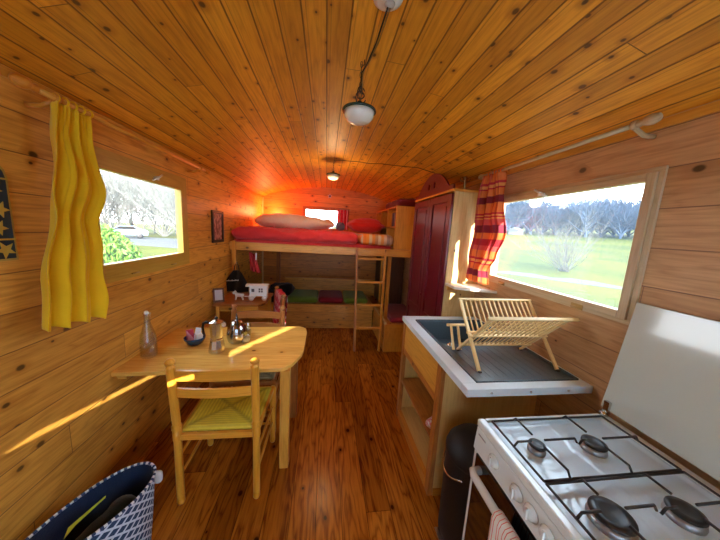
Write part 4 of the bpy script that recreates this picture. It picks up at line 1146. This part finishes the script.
for cx, cy, r in ((.768, .708, .027), (.992, .700, .038), (.785, .480, .050), (1.010, .470, .040)):
    bu = MB(); bu.lathe([(.0005, .838), (r * 1.02, .838), (r * 1.05, .848), (r * .98, .860), (.0005, .861)], T((cx, cy, .003)), 28, cap=False)
    o = bu.build('burner', M['burner'], t)
    bu = MB(); bu.lathe([(.0005, .8645), (r * .96, .8645), (r, .867), (r * .98, .872), (r * .6, .8735), (r * .55, .8725), (.0005, .8725)], T((cx, cy, .0005)), 28, cap=False); bu.build('burner_cap', M['iron'], o)
# pan supports: two wire grids, front and back row in y
def grate(y0, y1, centres):
    f = MB(); z = .886; r = .0038
    x0, x1 = sx0 + .045, sx1 - .045; xm = (x0 + x1) / 2
    f.tube([(x0, y0, z - .018), (x0, y1, z - .018)], r, 8); f.tube([(x1, y0, z - .018), (x1, y1, z - .018)], r, 8)
    f.tube([(x0, y0, z - .018), (x1, y0, z - .018)], r, 8); f.tube([(x0, y1, z - .018), (x1, y1, z - .018)], r, 8)
    for cx, cy, rr in centres:
        for dx, dy in ((1, 0), (-1, 0), (0, 1), (0, -1)):
            if dx: ex, ey = (x1 if (dx > 0 and cx > xm) else x0 if (dx < 0 and cx < xm) else xm), cy
            else: ex, ey = cx, (y1 if dy > 0 else y0)
            px, py = cx + dx * rr * .65, cy + dy * rr * .65
            f.tube([(px, py, z), (ex - dx * .012, ey - dy * .012, z), (ex, ey, z - .018)], r, 8)
    return f.build('pan_support', M['iron'], t)
grate(.582, .828, ((.768, .708, .04), (.992, .700, .05)))
grate(.315, .574, ((.785, .480, .06), (1.010, .470, .05)))
# control panel tilted forwards a little, with knobs
b = MB(); b.prism([(sx0 - .002, .732), (sx0 + .028, .732), (sx0 + .028, .830), (sx0 + .004, .830)], -sy1, -sy0, T((0, 0, 0), (R(90), 0, 0))); b.build('control_panel', WE, t, bevel=.004)
for y in (.735, .622, .563, .505, .447, .39):
    k = MB(); Mk = T((sx0 + .001, y, .785), (0, R(-92), 0))
    k.lathe([(.0245, 0), (.025, .003), (.021, .005), (.0195, .012), (.0175, .014), (.0005, .0145)], Mk, 24); k.box((-.018, -.0032, .0145), (.018, .0032, .021), Mk)
    o = k.build('knob', WE, t)
    k = MB(); k.box((-.0310, -.001, 0.0005), (-.028, .001, .0012), Mk); k.box((-.02, .0265, 0.0005), (-.018, .0285, .0012), Mk); k.build('knob_mark', M['black'], o)
b = MB(); b.box((sx0 - .0005, .79, .806), (sx0 + .0005, .835, .812)); b.build('badge', plain('grey_print', (.25, .25, .27), .5), t)
# oven door
b = MB(); b.box((sx0 + .006, sy0 + .004, .20), (sx0 + .029, sy1 - .012, .715)); o = b.build('oven_door', M['blackglass'], t, bevel=.003)
b = MB(); b.tube([(sx0 + .004, sy1 - .05, .672), (sx0 - .028, sy1 - .055, .676), (sx0 - .036, sy1 - .075, .678), (sx0 - .036, sy0 + .075, .678), (sx0 - .028, sy0 + .055, .676), (sx0 + .004, sy0 + .05, .672)], .015, 12); b.build('door_handle', WE, o)
b = MB(); b.box((sx0 + .006, sy1 - .011, .02), (sx0 + .029, sy1, .728)); b.build('side_edge', WE, t, bevel=.002)
b = MB(); b.box((sx0 + .008, sy0 + .004, .03), (sx0 + .029, sy1 - .012, .19)); b.build('drawer_front', WE, t, bevel=.003)
# glass lid, raised and leaning on the wall
lid = MB(); lM = T((1.222, 0, .885), (0, R(8.2), 0))
lid.box((-.004, .288, .0), (.004, .868, .475), lM); lo = lid.build('lid', plain('white_painted_lid', (.52, .565, .49), .12, coat=.4), t, bevel=.003)
for y in (.84, .31):
    h = MB(); h.tube([(1.205, y - .012, .868), (1.205, y + .012, .868)], .012, 12); h.box((1.207, y - .01, .868), (1.222, y + .01, .925), None); h.build('lid_hinge', M['steel'], t)
# tea towel on the oven handle
def ftow(u, v):
    y = .42 + .22 * u; s_ = v * .62
    xh, zh = sx0 - .036, .678
    if s_ < .28: x, z = xh + .0195, zh - (.28 - s_)
    elif s_ < .32: a = (s_ - .28) / .04 * PI; x, z = xh + .020 * math.cos(a), zh + .020 * math.sin(a)
    else: x, z = xh - .020, zh - (s_ - .32)
    w = .007 * math.sin(u * 17 + 1) * min(1, abs(s_ - .30) * 8)
    if s_ < .32: w = min(0, w) * .2
    else: w = -abs(w) - .02 * (s_ - .32)
    return (x + w, y + .01 * math.sin(s_ * 9) * u, z)
tt = thing('tea_towel', 'white tea towel with red lines hanging over the oven handle', 'tea towel', (0, 0, 0))
b = MB(); b.grid(36, 50, ftow, thick=.003, uvscale=(1, 1)); b.build('towel_cloth', M['towelstripe'], tt)

# ------------------------------------------------------------------ fabric basket
bc = Vector((-.925, 1.005, 0)); bh = .375; ba, bb_, bang = .245, .115, R(62)
t = thing('storage_basket', 'blue fabric storage bag with white lattice pattern and rope trimmed rim', 'basket', bc)
def bask(u, v, inset=0):
    a = u * 2 * PI
    k = .80 + .20 * v ** .8
    A = (ba - inset) * k; B = (bb_ - inset) * (1.15 - .15 * v)
    x = A * math.cos(a); y = B * math.sin(a)
    z = bh * v + .012 * math.sin(2 * a) * v
    return Vector((x * math.cos(bang) - y * math.sin(bang), x * math.sin(bang) + y * math.cos(bang), z + .002))
b = MB(); b.grid(72, 14, lambda u, v: bask(u, v), uvscale=(26, 10)); b.build('outer_fabric', M['lattice'], t)
b = MB(); b.grid(72, 14, lambda u, v: bask(u, v, .008) + Vector((0, 0, .004 * (1 - v))), uvscale=(1, 1))
n0 = len(b.v); b.v.append(Vector((0, 0, .01)))
for i in range(72): b.face((i * 15, ((i + 1)) * 15, n0), None, True)
b.build('lining', M['navy'], t)
b = MB(); b.tube([bask(k / 90, 1) + Vector((0, 0, .001)) for k in range(90)], .0055, 8, closed=True); b.build('rim_cord', M['piping'], t)
p0 = bask(.0, .80)
b = MB(); b.soft((-.022, -.016, -.032), (.022, .016, .032), n=(6, 6, 6), e=.5, wob=.002, M=T(p0 + Vector((.016, .012, 0)))); b.build('white_toggle', M['white'], t)
b = MB(); b.soft((-.15, -.05, -.10), (.16, .055, .10), n=(16, 8, 8), e=.5, wob=.018, freq=8, seed=6, M=T(bc + Vector((.02, .0, .22)), (R(8), R(-12), bang)))
tag(b.build('folded_umbrella', M['darkth']), 'dark olive folded jacket stuffed in the blue storage bag', 'jacket')
bpy.data.objects['folded_umbrella'].name = 'folded_jacket'
b = MB(); b.prism([(-.07, -.012), (-.045, .012), (.075, .004), (.07, -.002), (-.03, -.002)], -.002, .002, T(bc + Vector((-.035, .03, .335)), (R(20), R(-14), bang)))
tag(b.build('plastic_ruler', M['lime']), 'lime green plastic strip poking from the blue storage bag', 'strip')

# ------------------------------------------------------------------ ceiling lamps and cables
def cable(name, pts, r, m, label, cat='cable'):
    b = MB(); b.tube(pts, r, 6); return tag(b.build(name, m), label, cat)
def pendant(label, x, y, zl, chain_top, r):
    t = thing('pendant_lamp', label, 'lamp', (x, y, zl))
    b = MB(); b.lathe([(.0004, -.052), (r * .35, -.050), (r * .7, -.040), (r * .9, -.022), (r * .95, 0), (.0004, .002)], None, 28, cap=False); b.build('lamp_shade', M['lampglass'], t)
    b = MB(); b.lathe([(r * .95, -.001), (r * 1.06, .001), (r * 1.04, .008), (r * .5, .022), (.012, .030), (.010, .045), (.0004, .047)], None, 28, cap=False); b.build('lamp_cap', M['green_en'], t)
    b = MB(); n = max(4, int((chain_top - zl - .04) / .022))
    for k in range(n):
        z = zl + .05 + (chain_top - zl - .05) * k / n - zl
        pts = [(.005 * math.cos(a) if k % 2 else 0, 0 if k % 2 else .005 * math.cos(a), z + .013 * math.sin(a)) for a in [q * PI / 5 for q in range(10)]]
        b.tube(pts, .0014, 5, closed=True)
    b.build('chain', M['iron'], t)
    b = MB(); b.tube([(0, 0, chain_top - zl - .02), (0, 0, chain_top - zl - .03), (.012, 0, chain_top - zl - .02), (.012, 0, chain_top - zl + .003)], .002, 6); b.build('ceiling_hook', M['iron'], t)
    return t
pz = ceil_z(.13)
pendant('opal glass pendant lamp with dark green cap hanging near the camera', .13, 1.27, 2.125, pz, .074)
pendant('smaller looking opal glass pendant lamp hanging towards the bunk', .052, 3.0, 2.185, ceil_z(.05), .074)
t = thing('ceiling_socket', 'round white ceiling fixture at the top edge above the cables', 'ceiling fixture', (.17, .93, ceil_z(.17) - .001))
b = MB(); b.lathe([(.0004, -.032), (.03, -.03), (.048, -.018), (.052, 0), (.0004, .0)], None, 28, cap=False); b.build('fixture_body', M['white'], t)
b = MB(); b.lathe([(.0004, -.040), (.014, -.039), (.018, -.030), (.0004, -.029)], T((.006, 0, 0)), 20, cap=False); b.build('fixture_cap', plain('grey_white_plastic', (.5, .5, .5), .4), t)
cable('lamp_cable', [(.17, .93, 2.30), (.158, 1.05, 2.275), (.142, 1.17, 2.27), (.131, 1.262, 2.285), (.131, 1.264, 2.235), (.14, 1.266, 2.20), (.125, 1.27, 2.215), (.133, 1.27, 2.24)], .003, M['black'], 'black lamp cable running from the white fixture to the nearest pendant')
cable('lamp_cable', [(.178, .93, 2.30), (.168, 1.05, 2.283), (.15, 1.17, 2.277), (.137, 1.262, 2.29), (.139, 1.268, 2.215), (.133, 1.27, 2.175), (.131, 1.27, 2.166)], .0025, M['brass'], 'thin brown second cable beside the black lamp cable')
cable('cable_knot', [(.133 + .016 * math.cos(a) * (1 if a < 9 else 1.4), 1.268 + .008 * math.sin(a * 2), 2.215 + .022 * math.sin(a) - .003 * a) for a in [k * .5 for k in range(26)]], .0025, M['black'], 'knotted loops of black cable above the nearest pendant lamp')
wp = [(.052, 2.985, ceil_z(.05) - .004), (.12, 2.95, ceil_z(.12) - .008), (.30, 2.75, ceil_z(.30) - .05), (.42, 2.72, ceil_z(.42) - .055), (.56, 2.80, ceil_z(.56) - .006), (.58, 2.80, ceil_z(.58) - .006), (.72, 2.62, ceil_z(.72) - .03), (.86, 2.50, ceil_z(.86) - .03), (1.0, 2.42, 2.165)]
cable('ceiling_wire', wp, .003, M['black'], 'thin black wire looping along the ceiling to the wardrobe')

# ------------------------------------------------------------------ outside
GZ = -.90
def grass_mat():
    t = NT('meadow_grass'); g = t.node('ShaderNodeNewGeometry')
    a = t.noise(g.outputs['Position'], .12, 4); b_ = t.noise(g.outputs['Position'], 3.5, 4)
    c = t.mix(t.step(a, .38, .62), (.040, .048, .005), (.088, .084, .007)); c = t.mix(t.math('MULTIPLY', b_, .6), c, (.034, .046, .006))
    t.link(c, t.p.inputs['Base Color']); t.p.inputs['Roughness'].default_value = .9; t.p.inputs['Specular IOR Level'].default_value = .1
    return t.m
def gz(x, y):
    d = math.hypot(x, y)
    k = max(0, min(1, (x + 5) / 20))
    return GZ + .075 * k * max(0, d - 24)
def fg(u, v):
    x = -150 + 300 * v; y = -60 + 210 * u
    return (x, y, gz(x, y))
b = MB(); b.grid(84, 120, fg); struct('ground', b, grass_mat())
gravel = plain('grey_gravel', (.045, .045, .045), .9, noise_amt=.3, nscale=2)
b = MB(); b.prism([(9.5, 21.5), (13, 17.2), (17.0, 12.6), (22, 7), (25, 9), (20.6, 14.8), (17.9, 17.0), (15.2, 19.6), (12.5, 23)], GZ, GZ + .02); struct('path_right', b, gravel)
b = MB(); b.prism([(-34, 40), (-19, 38.5), (-11, 24.5), (-20, 27.2), (-34, 31)], GZ, GZ + .02); struct('path_left', b, gravel)

def twig_bush(seed, n, h, spread, r0, sub=9, up=.5, seg=4, trunk=0):
    rr = random.Random(seed); b = MB()
    def branch(p, d, L, r, depth):
        pts = [p]; q = Vector(p); dd = Vector(d)
        for k in range(seg):
            dd = (dd + Vector((rr.uniform(-.16, .16), rr.uniform(-.16, .16), rr.uniform(-.02, .16)))).normalized()
            q = q + dd * L / seg; pts.append(q.copy())
        b.tube(pts, [r * (1 - .75 * i / seg) for i in range(seg + 1)], 3 if depth else 5, cap=False)
        if depth < 2:
            for _ in range(sub if depth == 0 else max(3, sub // 2)):
                i = rr.randint(1, seg); e = Vector((rr.uniform(-1, 1), rr.uniform(-1, 1), rr.uniform(.0, .9)))
                nd = (dd * .6 + e.normalized() * .75).normalized()
                branch(pts[i], nd, L * rr.uniform(.32, .55), r * .42, depth + 1)
    if trunk:
        b.tube([(0, 0, 0), (.1, 0, trunk * .5), (0, .05, trunk), (0, 0, h * .75)], [r0 * 2, r0 * 1.7, r0 * 1.3, r0 * .4], 6, cap=False)
    for i in range(n):
        a = rr.uniform(0, 2 * PI); s_ = rr.uniform(.05, 1) ** .7 * spread
        d = Vector((math.cos(a) * s_, math.sin(a) * s_, rr.uniform(.30, 1.1))).normalized()
        z0 = trunk + rr.random() * (h * .5) if trunk else 0
        L = h * rr.uniform(.7, 1.0) if not trunk else (h - z0) * rr.uniform(.5, .75)
        branch(Vector((rr.uniform(-.2, .2) if not trunk else 0, rr.uniform(-.2, .2) if not trunk else 0, z0)), d, L, r0, 0)
    return b
bark = plain('grey_bark', (.06, .056, .05), .9); bark2 = plain('haze_blue_far_bark', (.036, .060, .105), .95)  # bark2 carries the blue of distant haze in its colour
o = twig_bush(3, 30, 4.3, 1.0, .026, sub=9).build('bare_bush', plain('pale_twigs', (.085, .08, .065), .9))
o.location = (19.4, 18.2, gz(19.4, 18.2)); tag(o, 'large bare branching bush in the meadow outside the right window', 'bush')
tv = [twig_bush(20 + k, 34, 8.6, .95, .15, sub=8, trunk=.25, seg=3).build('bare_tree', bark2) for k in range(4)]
lab_r = 'bare tree in the bluish wood along the far edge of the meadow'
k = 0
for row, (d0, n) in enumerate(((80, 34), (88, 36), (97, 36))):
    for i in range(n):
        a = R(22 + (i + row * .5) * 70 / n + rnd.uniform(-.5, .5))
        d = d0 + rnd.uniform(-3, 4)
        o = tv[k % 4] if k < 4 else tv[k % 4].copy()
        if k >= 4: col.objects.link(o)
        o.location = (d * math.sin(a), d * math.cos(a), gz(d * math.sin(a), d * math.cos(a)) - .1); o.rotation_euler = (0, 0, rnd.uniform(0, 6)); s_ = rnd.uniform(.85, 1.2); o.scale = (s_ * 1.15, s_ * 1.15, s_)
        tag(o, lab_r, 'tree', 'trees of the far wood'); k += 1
# tiny hut at the wood's edge
t = thing('hut', 'small pale hut with pitched roof at the edge of the far wood', 'hut', (47, 59, gz(47, 59)), R(30))
b = MB(); b.box((-1.6, -1.1, 0), (1.6, 1.1, 1.0)); b.build('hut_wall', plain('pale_render', (.12, .13, .13), .8), t)
b = MB(); b.prism([(-1.3, 1.0), (1.3, 1.0), (0, 1.8)], -1.8, 1.8, T((0, 0, 0), (R(90), 0, R(90)))); b.build('hut_roof', plain('grey_roof', (.08, .09, .11), .8), t)
# left side: trees, hedge, car
bark3 = plain('brownish_bark', (.17, .17, .15), .9)
for i, (x, y, hh, n_, lab) in enumerate(((-15.6, 33.0, 9.0, 44, 'bare spreading tree seen in the right half of the left window'), (-24.5, 43.0, 11.0, 40, 'tall bare tree right behind the parked car outside'), (-12.5, 36.0, 9.0, 34, 'bare tree furthest right outside the left window'), (-31, 42, 11.0, 34, 'bare tree to the left of the parked car outside'))):
    o = twig_bush(50 + i, n_, hh, 1.0, .045, sub=10).build('bare_tree', bark3); o.location = (x, y, GZ)
    tag(o, lab, 'tree')
bt = [twig_bush(70 + k, 30, 11.0, .9, .09, sub=8, trunk=.8, seg=3).build('bare_tree', bark3) for k in range(2)]
for i in range(22):
    o = bt[i] if i < 2 else bt[i % 2].copy()
    if i >= 2: col.objects.link(o)
    a = R(-22 - i * 1.5); d = 58 + rnd.uniform(-4, 8)
    o.location = (d * math.sin(a), d * math.cos(a), GZ); o.rotation_euler = (0, 0, rnd.uniform(0, 6))
    tag(o, 'bare tree in the background row beyond the left window', 'tree', 'trees beyond the parked car')
def leafy(seed, n, sx, sy, sz_, m, ls=.09):
    rr = random.Random(seed); b = MB()
    for i in range(n):
        a = rr.uniform(0, 2 * PI); ph = math.acos(rr.uniform(-.1, 1)); k = rr.uniform(.8, 1.02)
        p = Vector((sx * math.sin(ph) * math.cos(a) * k, sy * math.sin(ph) * math.sin(a) * k, sz_ * math.cos(ph) * k))
        e = Euler((rr.uniform(0, 6), rr.uniform(0, 6), rr.uniform(0, 6))).to_matrix()
        bb = len(b.v)
        for q in ((-ls, 0, 0), (0, -ls * .4, .01), (ls, 0, 0), (0, ls * .4, .01)): b.v.append(p + e @ Vector(q))
        b.face((bb, bb + 1, bb + 2, bb + 3), None)
    return b
leaf = plain('bright_green_leaves', (.09, .19, .01), .6)
t = thing('green_shrub', 'bright green leafy shrub just outside the left window', 'shrub', (-7.3, 8.6, GZ))
leafy(5, 9000, 1.6, 1.9, 2.35, leaf).build('foliage', leaf, t)
b = twig_bush(9, 14, 1.9, .9, .03, sub=5); b.build('stems', bark3, t)
t = thing('parked_car', 'silver-blue parked car beyond the grass outside the left window', 'car', (-24.6, 35.5, GZ + .02), R(30))
pr = [(-2.1, .35), (-2.15, .75), (-1.95, 1.0), (-1.2, 1.08), (-.55, 1.50), (.75, 1.52), (1.45, 1.12), (2.0, 1.0), (2.12, .7), (2.1, .35)]
def carprism(pr, y0, y1): 
    b = MB(); b.prism(pr, y0, y1, T((0, 0, 0), (R(90), 0, 0))); return b
carprism(pr, -.85, .85).build('car_body', plain('silver_blue_paint', (.13, .18, .26), .3, coat=.4), t, bevel=.06)
for s in (-1, 1):
    b = MB(); b.prism([(-1.05, 1.1), (-.5, 1.44), (.70, 1.45), (1.25, 1.12)], -.872 if s < 0 else .856, -.856 if s < 0 else .872, T((0, 0, 0), (R(90), 0, 0))); b.build('side_window', M['blackglass'], t)
    for x in (-1.3, 1.3):
        b = MB(); b.lathe([(.0005, -.11), (.2, -.115), (.32, -.1), (.33, 0), (.32, .1), (.2, .115), (.0005, .11)], T((x, s * .8, .33), (R(90), 0, 0)), 20, cap=False); b.build('wheel', M['black'], t)

# ------------------------------------------------------------------ light
w = bpy.data.worlds.new('sky'); sc.world = w; w.use_nodes = True
nt = w.node_tree; bg = nt.nodes['Background']
tc = nt.nodes.new('ShaderNodeTexCoord'); sp = nt.nodes.new('ShaderNodeSeparateXYZ'); nt.links.new(tc.outputs['Generated'], sp.inputs[0])
ramp = nt.nodes.new('ShaderNodeValToRGB'); nt.links.new(sp.outputs[2], ramp.inputs[0])
ramp.color_ramp.elements[0].position = 0; ramp.color_ramp.elements[0].color = (.88, .95, 1, 1)
ramp.color_ramp.elements[1].position = .5; ramp.color_ramp.elements[1].color = (.66, .83, 1, 1)
nt.links.new(ramp.outputs[0], bg.inputs[0]); bg.inputs[1].default_value = 4.0
def sun(az_dir, el, energy, colr, angle=.6):
    l = bpy.data.lights.new('sun', 'SUN'); l.energy = energy; l.color = colr; l.angle = R(angle)
    o = bpy.data.objects.new('sun', l); col.objects.link(o)
    d = Vector((az_dir[0], az_dir[1], 0)).normalized(); d.z = -math.tan(R(el)); d.normalize()
    o.rotation_euler = d.to_track_quat('-Z', 'Y').to_euler()
    return o
sun((-.25, .97), 17.2, 8.5, (1, .94, .84), .25)
def glow_fill(loc, e, c, r=.03):
    l = bpy.data.lights.new('glow_fill', 'POINT'); l.energy = e; l.color = c; l.shadow_soft_size = r
    o = bpy.data.objects.new('glow_fill', l); col.objects.link(o); o.location = loc

glow_fill((.052, 3.0, 2.06), 2.5, (1, .62, .3), .06)  # added warm fill below the pendant, which itself is unlit
glow_fill((-.93, 4.74, 1.82), 6, (1, .24, .08), .07)  # added red-orange glow for the bunk corner

# ------------------------------------------------------------------ camera
F_PX = 255.; yaw, pit, rol = .138, -.150, .0577
f = Vector((math.sin(yaw) * math.cos(pit), math.cos(yaw) * math.cos(pit), math.sin(pit)))
r = Vector((math.cos(yaw), -math.sin(yaw), 0)); u = r.cross(f)
r2 = r * math.cos(rol) + u * math.sin(rol); u2 = -r * math.sin(rol) + u * math.cos(rol)
cam = bpy.data.cameras.new('camera'); co = bpy.data.objects.new('camera', cam); col.objects.link(co)
mw = Matrix((r2, u2, -f)).transposed().to_4x4(); mw.translation = (0, 0, 1.58); co.matrix_world = mw
cam.sensor_width = 36; cam.lens = 36 * F_PX / 720; cam.clip_start = .02; cam.clip_end = 400
sc.camera = co
vs = sc.view_settings; vs.view_transform = 'Standard'; vs.look = 'None'; vs.gamma = 1; vs.use_curve_mapping = False
vs.exposure = 1.58
sc.cycles.use_denoising = True
sc.cycles.max_bounces = 12; sc.cycles.diffuse_bounces = 8; sc.cycles.transparent_max_bounces = 16
sc.cycles.sample_clamp_indirect = 6
